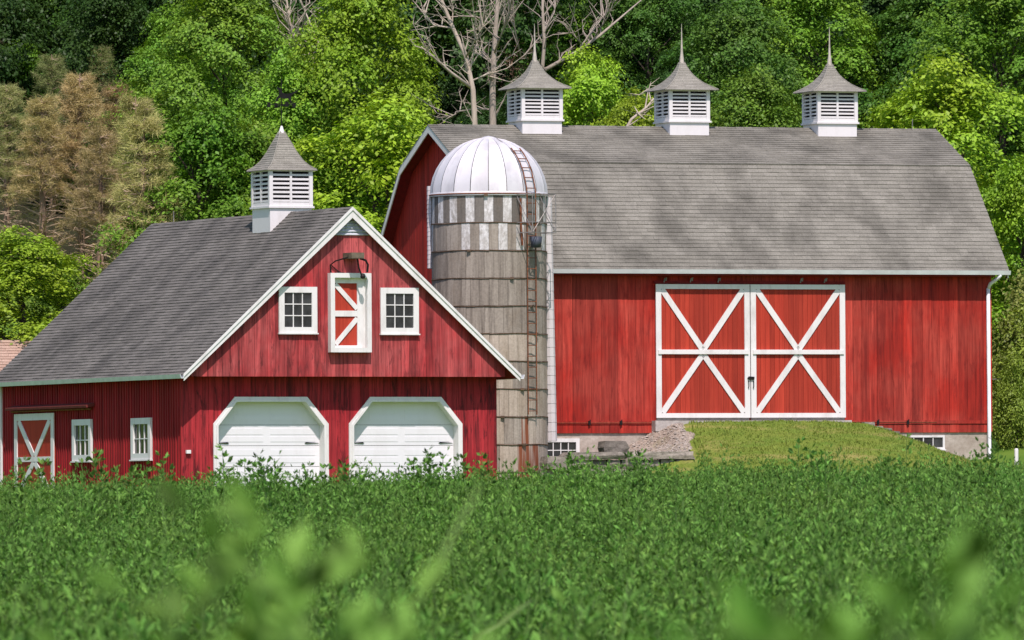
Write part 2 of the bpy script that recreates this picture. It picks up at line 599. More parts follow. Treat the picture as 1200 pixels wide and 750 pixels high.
def cupola(parent, cx, cy, half, zr, z0, z1, ov, hroof, spire, vane=False, prof=((1.0, -.02), (.78, .10), (.60, .22), (.47, .34), (.36, .46), (.27, .58), (.195, .71), (.13, .85), (.075, 1.0))):
    """square louvred cupola: z0..z1 the louvred body, zr lower end of the base, ov eave half width"""
    b = M()
    hb = half - .025
    b.box(cx - hb, cx + hb, cy - hb, cy + hb, zr, z0 - .002)
    c = b.build('cupola', CUPOLA_WHITE, parent)
    t = M()
    t.box(cx - half - .03, cx + half + .03, cy - half - .03, cy + half + .03, z0, z0 + .05)
    t.build('base_trim', CUPOLA_WHITE, c)
    core = M()
    core.box(cx - half + .09, cx + half - .09, cy - half + .09, cy + half - .09, z0 + .051, z1 - .002)
    core.build('shade_core', DARK, c)  # black block: shade behind the louvres put in as a solid
    p = .1
    for sx in (-1, 1):
        for sy in (-1, 1):
            x, y = cx + sx * (half - p / 2), cy + sy * (half - p / 2)
            M().box(x - p / 2, x + p / 2, y - p / 2, y + p / 2, z0 + .051, z1 - .002).build('corner_post', CUPOLA_WHITE, c)
    # four louvred faces: bottom and top rail, centre stile, slats
    for k in range(4):
        a = k * math.pi / 2
        ca, sa = math.cos(a), math.sin(a)

        def tr(x, y, z):
            return (cx + x * ca - y * sa, cy + x * sa + y * ca, z)
        f = M()
        hw = half - p - .002

        def bx(x0, x1, y0, y1, za, zb):
            f.add([tr(*q) for q in ((x0, y0, za), (x1, y0, za), (x1, y1, za), (x0, y1, za), (x0, y0, zb), (x1, y0, zb), (x1, y1, zb), (x0, y1, zb))],
                  [(0, 1, 5, 4), (1, 2, 6, 5), (2, 3, 7, 6), (3, 0, 4, 7), (4, 5, 6, 7), (3, 2, 1, 0)])
        yf = -half + .008
        bx(-hw, hw, yf, yf + .05, z0 + .052, z0 + .15)
        bx(-hw, hw, yf, yf + .05, z1 - .06, z1 - .004)
        bx(-.028, .028, yf - .003, yf + .05, z0 + .151, z1 - .062)
        f.build('louvre_frame', CUPOLA_WHITE, c)
        s = M()
        n = 7
        zz0, zz1 = z0 + .16, z1 - .065
        for j in range(n):
            za = zz0 + (zz1 - zz0) * j / n
            h = (zz1 - zz0) / n
            for xa, xb in ((-hw + .002, -.03), (.03, hw - .002)):
                q = [(yf + .004, za), (yf + .09, za + h * .50), (yf + .09, za + h * .60), (yf + .004, za + h * .44)]
                s.add([tr(xa, y, z) for y, z in q] + [tr(xb, y, z) for y, z in q],
                      [(0, 1, 2, 3), (7, 6, 5, 4), (0, 4, 5, 1), (1, 5, 6, 2), (2, 6, 7, 3), (3, 7, 4, 0)])
        s.build('louvre', CUPOLA_WHITE, c, kind='stuff')
    # flared roof, in courses
    prof = [(r * ov, z1 + z * hroof) for r, z in prof]
    V, F = [], []
    rg = random.Random(int(cx * 100))
    sub = []
    for (r0, za), (r1, zb) in zip(prof[:-1], prof[1:]):
        sub += [(r0, za), (r0 * .5 + r1 * .5, za * .5 + zb * .5)]
    sub.append(prof[-1])
    for (r0, za), (r1, zb) in zip(sub[:-1], sub[1:]):
        rr = r0 + .014
        for k in range(4):
            a = k * math.pi / 2
            ca, sa = math.cos(a), math.sin(a)
            nt = max(1, int(r0 * 2 / .22))
            off = rg.random() * .5 if nt > 1 else 0
            cuts = [-1] + sorted(-1 + 2 * (q + off) / nt for q in range(nt) if -1 < -1 + 2 * (q + off) / nt < 1) + [1]
            for ta, tb in zip(cuts[:-1], cuts[1:]):
                base = len(V)
                for (t, r, z) in ((ta, rr, za - .014), (tb, rr, za - .014), (tb, rr, za + .006), (ta, rr, za + .006), (tb, r1, zb), (ta, r1, zb)):
                    x, y = t * r, -r
                    V.append((cx + x * ca - y * sa, cy + x * sa + y * ca, z))
                F += [(base, base + 1, base + 2, base + 3), (base + 3, base + 2, base + 4, base + 5)]
    m = M()
    m.v, m.f = V, F
    e = ov + .012
    m.box(cx - e + .03, cx + e - .03, cy - e + .03, cy + e - .03, z1 - .001, z1 + .004 - .02 * hroof + .012)
    m.build('cupola_roof', SH_CUP, c)
    for k in range(4):      # hip caps
        a = k * math.pi / 2 + math.pi / 4
        pts = [(cx + r * 1.4142 * math.cos(a), cy + r * 1.4142 * math.sin(a), z + .012) for r, z in sub]
        M().tube(pts, .016, 4).build('hip_cap', SH_CUP, c)
    zt = prof[-1][1]
    rt = prof[-1][0]
    if not vane:
        L = spire
        M().lathe([(rt * 1.35, zt - .05), (rt * 1.1, zt + .03 * L), (.06, zt + .1 * L), (.036, zt + .25 * L), (.024, zt + .5 * L), (.013, zt + .8 * L), (.003, zt + L)], 10,
                  (cx, cy, 0)).build('spire', flat('spire_copper', (.50, .45, .37), .55, .2, .2), c, True)
    else:
        M().lathe([(rt * 1.4, zt - .04), (rt * 1.1, zt + .04), (.022, zt + .16), (.001, zt + .17)], 10, (cx, cy, 0)).build('vane_cap', CUPOLA_WHITE, c, True)
        M().tube([(cx, cy, zt + .1), (cx, cy, zt + 1.45)], .014, 6).build('vane_rod', IRON, c)
        # dark running-animal weathervane over its arrow and cardinal arms, all real plates and bars
        v = M()
        za = zt + .72
        v.tube([(cx - .34, cy, za), (cx + .34, cy, za)], .012, 5)
        v.tube([(cx, cy - .34, za - .03), (cx, cy + .34, za - .03)], .012, 5)
        for sx, sy in ((-1, 0), (1, 0), (0, -1), (0, 1)):
            v.box(cx + sx * .36 - .045, cx + sx * .36 + .045, cy + sy * .36 - .012, cy + sy * .36 + .012, za - .07, za + .06)
        v.build('vane_arms', IRON, c)
        w = M()
        zb = zt + .95
        body = [(-.02, .02), (.10, -.02), (.24, 0), (.30, -.10), (.34, -.18), (.38, -.16), (.34, -.02), (.36, .10), (.55, .22), (.62, .30), (.50, .24), (.34, .17),
                (.16, .15), (.04, .18), (-.04, .34), (-.13, .37), (-.17, .30), (-.10, .27), (-.08, .12), (-.16, .02), (-.22, -.09), (-.17, -.11), (-.09, -.01)]
        w.prism([(cx + a * .8, zb + b * .8 - .06) for a, b in body], cy - .01, cy + .01)
        w.build('vane_figure', IRON, c)
    return c


# ------------------------------------------------------------------ the garage
def build_garage():
    P = garage
    W, L = 8.9, 12.75
    RX, RZ = 4.48, 7.34            # ridge (top of deck)
    HX = 4.74                      # half span to the eaves
    ZE = 3.03                      # deck height at the eave
    sl = (RZ - ZE) / HX
    gy = -.6                       # face of the upper gable
    yF, yB = -.78, 12.85           # front and back roof ends

    def roofz(x): return RZ - abs(x - RX) * sl
    # walls as hollow shells behind the boards
    c = M()
    c.box(.03, W - .03, .33, .36, -.3, 3.0)
    c.build('inner_wall', DARK, P)
    # lower front wall boards with two chamfered door openings
    D = [(.87, 4.10), (4.68, 7.90)]
    fw = .13
    holes, brk = [], []
    for a, b in D:
        a2, b2 = a + .02, b - .02

        def hi(x, a=a2, b=b2):
            if x < a + .6: return 1.74 + (x - a) / .6 * .69
            if x > b - .6: return 1.74 + (b - x) / .6 * .69
            return 2.43
        holes.append((a2, b2, lambda x: -.3, hi))
        brk += [a2 + .6, b2 - .6]
    fwall = M().box(0.01, D[0][0] - .01, .004, .1, -.3, 2.98).box(D[0][1] + .01, D[1][0] - .01, .004, .1, -.3, 2.98) \
        .box(D[1][1] + .01, W - .01, .004, .1, -.3, 2.98).box(D[0][0] + .005, D[0][1] - .005, .006, .1, 2.46, 2.98).box(D[1][0] + .005, D[1][1] - .005, .006, .1, 2.46, 2.98)
    fwall = fwall.build('front_wall', SHADOW_RED, P)
    boards(fwall, RED_LOWER, 0, W, .2, lambda x: -.3, lambda x: 2.99, 0, brk, holes, seed=3)
    # door frames and doors
    for a, b in D:
        out = [(a, -.3), (a, 1.76), (a + .6, 2.46), (b - .6, 2.46), (b, 1.76), (b, -.3)]
        i = fw
        inn = [(a + i, -.3), (a + i, 1.76 - .05), (a + .6 + .05, 2.46 - i), (b - .6 - .05, 2.46 - i), (b - i, 1.76 - .05), (b - i, -.3)]
        f = M()
        for k in range(5):
            f.prism([out[k], out[k + 1], inn[k + 1], inn[k]], -.065, .30)
        gd = f.build('garage_door', WHITE, P)
        lip = M()
        for k in range(5):
            def sh(p, q, t): return (p[0] + (q[0] - p[0]) * t, p[1] + (q[1] - p[1]) * t)
            lip.prism([sh(out[k], inn[k], .55), sh(out[k + 1], inn[k + 1], .55), inn[k + 1], inn[k]], -.085, -.066)
        lip.build('frame_bead', WHITE, gd)
        x0, x1 = a + i, b - i
        # sections
        zs = [-.3, .12, .66, 1.2, 1.74, 2.33]

        def topz(x):
            if x < a + .65: return 1.71 + (x - a - i) / (.65 - i) * .62
            if x > b - .65: return 1.71 + (b - i - x) / (.65 - i) * .62
            return 2.33
        for za, zb in zip(zs[:-1], zs[1:]):
            s = M()
            if zb <= 1.71:
                s.prism([(x0, za + .006), (x1, za + .006), (x1, zb - .006), (x0, zb - .006)], .25, .29)
            else:
                s.prism([(x0, za + .006), (x1, za + .006), (x1, 1.74), (b - .65, 2.33), (a + .65, 2.33), (x0, 1.74)] if zb > 2 else
                        [(x0, za + .006), (x1, za + .006), (x1, zb - .006), (x0, zb - .006)], .25, .29)
            for xa, xb in ((x0 + .12, (a + b) / 2 - .1), ((a + b) / 2 + .1, x1 - .12)):     # raised overlay panels
                if zb > 2: xa, xb = max(xa, a + .7), min(xb, b - .7)
                for zz in ((za + .10, za + .235), (za + .285, zb - .10)) if zb - za > .5 else ():
                    s.prism([(xa, zz[0]), (xb, zz[0]), (xb, zz[1]), (xa, zz[1])], .242, .2505)
            s.build('door_section', WHITE_CLEAN, gd)
        for hx, d in ((x0 + .02, 1), (x1 - .02, -1)):
            for hz in (1.27,):
                M().prism([(hx, hz), (hx + d * .36, hz - .018), (hx + d * .40, hz), (hx + d * .36, hz + .018)] if d > 0 else
                          [(hx, hz), (hx + d * .36, hz + .018), (hx + d * .40, hz), (hx + d * .36, hz - .018)], .225, .243).build('strap_hinge', IRON, gd)
        for d in (-1, 1):
            hx = (a + b) / 2 + d * .085
            M().tube([(hx, .245, .33), (hx + d * .02, .205, .36), (hx + d * .025, .2, .47), (hx + d * .02, .205, .57), (hx, .245, .61)], .014, 6).build('door_handle', IRON, gd)
    # upper gable, overhanging
    gw = M()
    gx0, gx1 = .02, W - .02
    gw.prism([(gx0, 2.99), (gx1, 2.99), (gx1, roofz(gx1) - .12), (RX, RZ - .12), (gx0, roofz(gx0) - .12)], gy + .03, gy + .1)
    gwall = gw.build('gable_wall', SHADOW_RED, P)
    boards(gwall, RED_GABLE, gx0, gx1, .21, lambda x: 2.975, lambda x: roofz(x) - .10, gy + .026, (RX,), seed=5)
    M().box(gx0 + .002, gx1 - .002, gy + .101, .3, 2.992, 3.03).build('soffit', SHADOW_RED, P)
    # left side: vertical board-and-batten boards too narrow to single out
    s = M()
    y, k = 0.0, 0
    rg = random.Random(11)
    while y < L:
        w = .17 * rg.uniform(.9, 1.1)
        x = rg.uniform(-.004, .004)
        s.box(x, x + .03, y + .001, min(y + w, L) - .001, -.3, 3.0)
        s.box(x - .026, x - .0005, y - .028, y + .028, -.3, 3.0)
        y += w
    s.build('side_boards', RED_SIDE, P, kind='stuff')
    M().box(W - .03, W, .02, L, -.3, 3.0).build('right_wall', RED_SIDE, P)
    M().prism([(.03, -.3), (W - .03, -.3), (W - .03, 3.0), (W - .03, roofz(W) - .12), (RX, RZ - .13), (.03, roofz(0) - .12), (.03, 3.0)], L - .05, L).build('back_wall', RED_SIDE, P)
    # side door with cross braces, its hood, two windows
    ya, yb = 8.68, 11.53
    d = M().box(-.06, -.028, ya, yb, -.1, 2.17).build('side_door', RED_DOOR, P)
    t = .2
    for (p, q, w) in (((ya + t / 2, -.1), (ya + t / 2, 2.17), t), ((yb - t / 2, -.1), (yb - t / 2, 2.17), t)):
        M().bar(p, q, w, -.09, -.061, 'x').build('stile', WHITE, d)
    for z, w in ((2.08, .18), (.95, .13), (-.03, .13)):
        M().bar((ya + t + .002, z), (yb - t - .002, z), w, -.088, -.061, 'x').build('rail', WHITE, d)
    ym = (ya + yb) / 2
    for p, q in (((ya + .3, 1.98), (ym - .04, 1.03)), ((yb - .3, 1.98), (ym + .04, 1.03)), ((ym - .04, .87), (ya + .3, .05)), ((ym + .04, .87), (yb - .3, .05))):
        M().bar(p, q, .18, -.084, -.061, 'x').build('brace', WHITE, d)
    hd = M()
    hd.prism([(-.26, 2.27), (-.028, 2.31), (-.028, 2.40), (-.27, 2.33)], 5.9, 11.75)
    hd.build('door_hood', flat('hood_red_brown', (.16, .03, .025), .8), P)
    M().tube([(-.10, 6.0, 2.24), (-.10, 11.7, 2.24)], .025, 6).build('door_track', RUSTY, P)
    window(P, 6.03, 7.35, .87, 1.97, -.028, 3, 2, 'x', .16, -1, .07)
    window(P, 1.90, 3.23, .87, 1.95, -.028, 3, 2, 'x', .16, -1, .07)
    # gable windows and loft door
    window(P, 2.47, 3.54, 4.10, 5.29, gy - .004, 3, 3, fr=.15)
    window(P, 5.33, 6.41, 4.09, 5.28, gy - .004, 3, 3, fr=.15)
    x0, x1, z0, z1 = 3.86, 5.01, 3.60, 5.65
    fr = M()
    for poly in ([(x0, z0), (x0 + .12, z0 + .12), (x0 + .12, z1 - .12), (x0, z1)], [(x1, z0), (x1, z1), (x1 - .12, z1 - .12), (x1 - .12, z0 + .12)],
                 [(x0, z1), (x0 + .12, z1 - .12), (x1 - .12, z1 - .12), (x1, z1)], [(x0, z0), (x1, z0), (x1 - .12, z0 + .12), (x0 + .12, z0 + .12)]):
        fr.prism(poly, gy - .004, gy - .20)
    ld = fr.build('loft_door', WHITE, P)
    a, b, zl, zh = x0 + .12, x1 - .12, z0 + .12, z1 - .12
    M().box(a, b, gy - .02, gy - .006, zl, zh).build('door_leaf', RED_DOOR, ld)
    M().box(a + .001, a + .06, gy - .055, gy - .021, zl + .001, zh - .001).build('stile', WHITE, ld)
    M().box(b - .22, b - .001, gy - .055, gy - .021, zl + .001, zh - .001).build('stile', WHITE, ld)
    M().box(a + .061, b - .221, gy - .053, gy - .021, zh - .14, zh - .001).build('rail', WHITE, ld)
    M().box(a + .061, b - .221, gy - .053, gy - .021, zl + .001, zl + .06).build('rail', WHITE, ld)
    zm = z0 + .93
    M().box(a + .061, b - .221, gy - .053, gy - .021, zm, zm + .15).build('rail', WHITE, ld)
    M().bar((a + .08, zh - .17), (b - .22, zm + .20), .12, gy - .05, gy - .0215).build('brace', WHITE, ld)
    M().bar((b - .22, zm - .05), (a + .08, zl + .09), .12, gy - .05, gy - .0215).build('brace', WHITE, ld)
    # hay hoist over the loft door
    M().box(4.30, 4.66, gy - .55, gy + .02, 6.02, 6.17).build('hoist_beam', flat('weathered_beam', (.14, .115, .08), .9, 0, .4), P)
    h = M()
    h.tube([(4.58, gy - .46, 6.02), (4.74, gy - .46, 5.97), (4.80, gy - .46, 5.86), (4.78, gy - .46, 5.66)], .03, 6)
    h.tube([(4.52, gy - .42, 6.02), (4.56, gy - .42, 5.78), (4.64, gy - .42, 5.58)], .024, 6)
    h.lathe([(.001, -.07), (.06, -.05), (.07, 0), (.05, .06), (.001, .07)], 8, (4.66, gy - .44, 5.56))
    h.build('hoist_pulley', IRON, P)
    b = M()
    b.tube([(4.30, gy - .3, 6.05), (4.02, gy - .15, 5.96), (3.93, gy - .02, 5.86), (3.94, gy - .03, 5.64)], .019, 6)
    b.tube([(3.94, gy - .05, 5.86), (4.18, gy - .05, 5.66)], .014, 6)
    b.build('hoist_bracket', IRON, P)
    # small louvred vent under the peak
    v = M()
    zv0, zv1 = 6.63, RZ - .17
    hv = (zv1 - zv0) / sl
    v.prism([(RX - hv, zv0), (RX + hv, zv0), (RX, zv1)], gy - .012, gy - .003)
    VENT = flat('shaded_white_vent', (.50, .52, .56), .6)  # blue-grey tone: shade under the peak put into the white vent's colour
    ve = v.build('gable_vent', VENT, P)
    for k in range(6):
        za = zv0 + .01 + k * .085
        hw = hv * (1 - (za + .05 - zv0) / (zv1 - zv0))
        if hw < .03: break
        M().prism([(gy - .055, za), (gy - .013, za + .04), (gy - .013, za + .062), (gy - .055, za + .016)], RX - hw, RX + hw, 'x').build('slat', VENT, ve)
    # roof deck, shingles, fascia, gutters
    r = M()
    th = .10
    r.prism([(RX - HX, ZE), (RX, RZ), (RX + HX, ZE), (RX + HX, ZE - th), (RX, RZ - th), (RX - HX, ZE - th)], yF, yB)
    roof = r.build('roof', SHADOW_RED, P)
    lv = math.hypot(HX, RZ - ZE)
    cs, sn = HX / lv, (RZ - ZE) / lv
    shingles('shingles', (RX - HX - .03 * cs, yF - .02, ZE + .003 - .03 * sn), (0, 1, 0), (cs, 0, sn), yB - yF + .04, lv + .03, .118, .31, SH_GARAGE, roof, 1)
    shingles('shingles', (RX + HX + .03 * cs, yF - .02, ZE + .003 - .03 * sn), (0, 1, 0), (-cs, 0, sn), yB - yF + .04, lv + .03, .118, .31, SH_GARAGE, roof, 2)
    rc = M()
    y = yF - .02
    rg = random.Random(4)
    while y < yB:
        q = rg.uniform(-.006, .006)
        rc.prism([(RX - .13, RZ - .095 + q), (RX, RZ + .03 + q), (RX + .13, RZ - .095 + q), (RX, RZ + .005 + q)], y, min(y + .235, yB + .02))
        y += .245
    rc.build('ridge_cap', SH_GARAGE, roof, kind='stuff')
    for s in (-1, 1):
        f = M()
        p0, p1 = (RX + s * (HX + .0), ZE - .10), (RX, RZ - .10)
        dx, dz = s * sn * .0, -.20
        f.prism([(p0[0], p0[1] + .075), (p1[0], p1[1] + .075), (p1[0], p1[1] - .16), (p0[0], p0[1] - .075)] if True else [], yF - .035, yF - .001)
        f.build('rake_board', WHITE, P)
        g = M()
        g.prism([(p0[0] + s * .02, p0[1] + .10), (p1[0], p1[1] + .125), (p1[0], p1[1] + .04), (p0[0] + s * .02, p0[1] + .02)], yF - .065, yF - .036)
        g.build('rake_moulding', WHITE, P)
        M().prism([(p0[0], p0[1] + .07), (p1[0], p1[1] + .07), (p1[0], p1[1] - .12), (p0[0], p0[1] - .07)], yB + .001, yB + .03).build('rake_board', WHITE, P)
        gx = RX + s * (HX + .005)
        gt = M()
        ex = gx + s * .115
        gt.prism([(gx, ZE + .0), (gx, ZE - .11), (ex - s * .03, ZE - .11), (ex, ZE + .0), (ex - s * .012, ZE + .0), (ex - s * .035, ZE - .09), (gx + s * .012, ZE - .09), (gx + s * .012, ZE)], yF - .06, yB + .02)
        gt.build('gutter', GUTTER, P)
    M().tube([(-.32, 12.72, 2.9), (-.1, 12.76, 2.6), (-.06, 12.76, -.2)], .045, 8).build('downspout', GUTTER, P)
    M().box(-.045, .0, 12.6, 12.78, -.3, 2.98).build('corner_board', WHITE, P)
    M().box(.10, .22, -.11, -.03, 1.0, 1.09).build('outlet_box', WHITE, P)
    M().tube([(RX, 11.3, RZ), (RX, 11.3, RZ + .32)], .012, 5).build('lightning_rod', GALV_BAR, P)
    cupola(P, RX, 3.83, .62, 6.75, 7.47, 8.49, .70, 1.0, 0, True,
           ((1.0, -.02), (.77, .10), (.62, .22), (.51, .35), (.42, .47), (.34, .60), (.255, .73), (.17, .86), (.085, 1.0)))


build_garage()


# ------------------------------------------------------------------ the barn
def build_barn():
    P = barn
    W, DEP, H = 14.22, 9.6, 4.8
    EV, KN, RG = (-.41, 4.40), (2.38, 7.40), (4.8, 8.48)
    XL, XR = -.37, 14.58
    prof = [EV, KN, RG, (2 * H - KN[0], KN[1]), (2 * H - EV[0], EV[1])]

    def gam(y):
        return np.interp(y, [p[0] for p in prof], [p[1] for p in prof])
    # foundation
    k = N('foundation_stone')
    f = k.noise(k.pos((2.2, 2.2, 3.5)), 1, 5, .65)
    f2 = k.noise(k.pos((11, 11, 11)), 1, 4, .6)
    fm = k.done(k.mix(k.ramp(f2, [(.4, 0), (.75, .5)]), k.ramp(f, [(.35, (.36, .30, .245)), (.7, (.52, .46, .39))]), (.25, .2, .16)), .95, spec=.1)
    k.bump(f2, .5, .02)
    M().box(.03, W - .03, .03, DEP - .03, -1.9, -.004).build('foundation', fm, P)
    # front wall with boards
    fw = M().box(.02, W - .02, .006, .1, 0, 4.36).build('front_wall', SHADOW_RED, P)
    boards(fw, RED_BARN, 0, W, .255, lambda x: -.02, lambda x: 4.34, .004, (), [(4.5, 9.78, lambda x: .35, lambda x: 3.93)], seed=21)
    M().box(.0, W, -.045, -.022, .22, .33 - .02).build('wall_girt', RED_BARN, fw)
    # left gable end
    g = M()
    y = 0.
    rg = random.Random(5)
    while y < DEP - .01:
        w = .25 * rg.uniform(.85, 1.15)
        e = min(y + w, DEP)
        x = rg.uniform(-.004, .004)
        br = [y + .004] + [q for q in (KN[0], H, 2 * H - KN[0]) if y + .004 < q < e - .004] + [e - .004]
        poly = [(q, -.02) for q in br] + [(q, float(gam(q)) - .12) for q in reversed(br)]
        g.prism(poly, x - .024, x, 'x')
        y = e
    g.build('end_boards', RED_BARN_END, P, kind='stuff')
    poly = [(.02, 0), (DEP - .02, 0), (DEP - .02, 4.2), (2 * H - KN[0], KN[1] - .13), (H, RG[1] - .13), (KN[0], KN[1] - .13), (.02, 4.2)]
    M().prism(poly, .002, .1, 'x').build('left_end_wall', SHADOW_RED, P)
    M().prism(poly, W - .1, W - .002, 'x').build('right_end_wall', RED_BARN_END, P)
    M().box(.0, W, DEP - .03, DEP, 0, 4.3).build('back_wall', RED_BARN_END, P)
    # roof
    r = M()
    t = .1
    under = [(EV[0], EV[1] - t), (KN[0] + .02, KN[1] - t), (H, RG[1] - t), (2 * H - KN[0] - .02, KN[1] - t), (2 * H - EV[0], EV[1] - t)]
    r.prism(prof + under[::-1], XL, XR, 'x')
    roof = r.build('roof', SHADOW_RED, P)
    n = 0
    for a, b in ((EV, KN), (KN, RG), ((2 * H - EV[0], EV[1]), (2 * H - KN[0], KN[1])), ((2 * H - KN[0], KN[1]), RG)):
        lv = math.hypot(b[0] - a[0], b[1] - a[1])
        v = ((0, (b[0] - a[0]) / lv, (b[1] - a[1]) / lv))
        ex = .04
        shingles('shingles', (XL - .02, a[0] - v[1] * ex, a[1] - v[2] * ex + .003), (1, 0, 0), v, XR - XL + .04, lv + ex, .146, .33, SH_BARN, roof, 30 + n, .019)
        n += 1
    rc = M()
    x = XL - .02
    rg = random.Random(14)
    while x < XR:
        q = rg.uniform(-.006, .006)
        rc.prism([(H - .14, RG[1] - .05 + q), (H, RG[1] + .032 + q), (H + .14, RG[1] - .05 + q), (H, RG[1] + .004 + q)], x, min(x + .24, XR + .02), 'x')
        x += .25
    rc.build('ridge_cap', SH_BARN, roof, kind='stuff')
    # rake boards on both ends
    for xa, xb in ((XL - .03, XL - .001), (XR + .001, XR + .03)):
        for a, b in zip(prof[:-1], prof[1:]):
            M().prism([(a[0], a[1] + .01), (b[0], b[1] + .01), (b[0], b[1] - .2), (a[0], a[1] - .2)], xa, xb, 'x').build('rake_board', WHITE, P)
    for s in (0, 1):        # eave fascia and gutters
        y0 = EV[0] if s == 0 else 2 * H - EV[0]
        d = -1 if s == 0 else 1
        g = M()
        zt = EV[1] + .0
        g.prism([(y0 + d * .004, zt), (y0 + d * .004, zt - .115), (y0 + d * .085, zt - .115), (y0 + d * .12, zt), (y0 + d * .105, zt), (y0 + d * .075, zt - .1), (y0 + d * .016, zt - .1), (y0 + d * .016, zt)],
                XL - .02, XR + .05, 'x')
        g.build('gutter', GUTTER, P)
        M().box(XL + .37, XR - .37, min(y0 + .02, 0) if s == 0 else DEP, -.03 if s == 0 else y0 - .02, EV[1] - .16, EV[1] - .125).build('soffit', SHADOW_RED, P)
    ds = M()
    ds.tube([(14.36, -.46, 4.29), (14.30, -.42, 4.20), (14.17, -.16, 4.05), (14.13, -.10, 3.9)], .05, 8)
    ds.tube([(14.13, -.10, 3.92), (14.13, -.10, -1.2), (14.2, -.22, -1.32)], .055, 8)
    ds.build('downspout', GUTTER, P, True)
    # double doors
    X0, X1, Z0, Z1 = 4.39, 9.89, .39, 4.01
    XM = 7.12
    for (a, b, first) in ((X0, XM - .012, True), (XM + .012, X1, False)):
        base = M().box(a + .01, b - .01, -.105, -.06, Z0, Z1 - .01)
        dr = base.build('barn_door', RED_DOOR, P)
        p = M()
        x = a + .02
        while x < b - .03:
            e = min(x + .138, b - .012)
            p.box(x, e - .008, -.121, -.1055, Z0 + .01, Z1 - .02)
            x += .138
        p.build('door_planks', RED_DOOR, dr, kind='stuff')
        sw = .155
        ya, yb = -.16, -.1215
        for xx in (a, b - sw):
            M().box(xx, xx + sw, ya, yb, Z0, Z1).build('stile', WHITE, dr)
        ia, ib = a + sw + .001, b - sw - .001
        M().box(ia, ib, ya + .003, yb, Z1 - .13, Z1 - .001).build('rail', WHITE, dr)
        M().box(ia, ib, ya + .003, yb, Z0 + .001, Z0 + .125).build('rail', WHITE, dr)
        zm = 2.17
        M().box(ia - .1, ib + .1, ya - .035, ya - .001, zm - .055, zm + .055).build('rail', WHITE, dr)
        M().box(ia, ib, ya + .003, yb, zm - .06, zm + .065).build('rail', WHITE, dr)
        xm = (a + b) / 2
        for (p0, p1) in (((ia + .06, Z1 - .19), (xm - .05, zm + .12)), ((ib - .06, Z1 - .19), (xm + .05, zm + .12)),
                         ((xm - .05, zm - .12), (ia + .06, Z0 + .19)), ((xm + .05, zm - .12), (ib - .06, Z0 + .19))):
            d = Vector((p1[0] - p0[0], p1[1] - p0[1])).normalized() * .06
            M().bar((p0[0] - d.x, p0[1] - d.y), (p1[0] + d.x, p1[1] + d.y), .155, ya + .006, yb).build('brace', WHITE, dr)
        hx = XM + (-.07 if first else .07)
        M().tube([(hx, -.165, 1.20), (hx, -.21, 1.23), (hx, -.21, 1.36), (hx, -.165, 1.39)], .013, 6).build('door_handle', IRON, dr)
        M().box(a + .02, b - .02, -.115, -.06, Z0 - .06, Z0 - .002).build('door_sweep', flat('grey_sill_wood', (.30, .28, .26), .8), dr)
    M().box(X0 - .1, X1 + .1, -.34, -.03, .02, .315).build('door_sill', flat('grey_sill_stone', (.42, .39, .35), .9), P)
    M().prism([(XM - .10, 1.46), (XM - .06, 1.42), (XM + .09, 1.42), (XM + .10, 1.50), (XM - .06, 1.51)], -.20, -.161).build('door_latch', IRON, P)
    M().box(X0 - .02, X1 + .02, -.10, -.03, 4.03, 4.10).build('door_track', SHADOW_RED, P)
    for x in (4.66, 5.42, 6.22, 8.62, 9.32):
        M().tube([(x - .03, -.14, 4.06), (x, -.15, 4.17), (x + .045, -.14, 4.19), (x + .03, -.13, 4.10)], .02, 6).build('track_hanger', GALV_BAR, P)
    for x in (2.49, 3.4, 10.87, 11.75):
        q = M()
        q.box(x - .035, x + .035, -.075, -.023, .20, .31)
        q.tube([(x + .02, -.08, .34), (x, -.08, .27), (x - .02, -.08, .20)], .018, 5)
        q.build('wall_anchor', IRON, P)
    M().tube([(1.3, -.05, .255), (4.3, -.05, .255)], .008, 4).build('tie_rod', RUSTY, P)
    M().tube([(9.95, -.05, .27), (12.6, -.05, .255)], .008, 4).build('tie_rod', RUSTY, P)
    # basement windows
    window(P, 1.15, 2.22, -.80, -.16, .03, 4, 2, fr=.10, pro=.05)
    w = window(P, 11.6, 12.85, -.48, -.10, .03, 4, 1, fr=.055, pro=.05)
    M().box(14.22 - .05, 14.22 + .03, -.03, .2, 0, 4.3).build('corner_board', RED_BARN, P)
    for x in (14.24, ):
        M().tube([(13.9, H, RG[1]), (13.9, H, RG[1] + .3)], .012, 5).build('lightning_rod', GALV_BAR, P)
    for cx, sp in ((2.72, 1.03), (7.04, 1.08), (11.43, 1.05)):
        cupola(P, cx, H, .60, 8.05, 8.60, 9.52, .78, .76, sp)


build_barn()

# ------------------------------------------------------------------ the silo
SX, SY, SZ, SR = -.6, 250., 2.29, 1.53


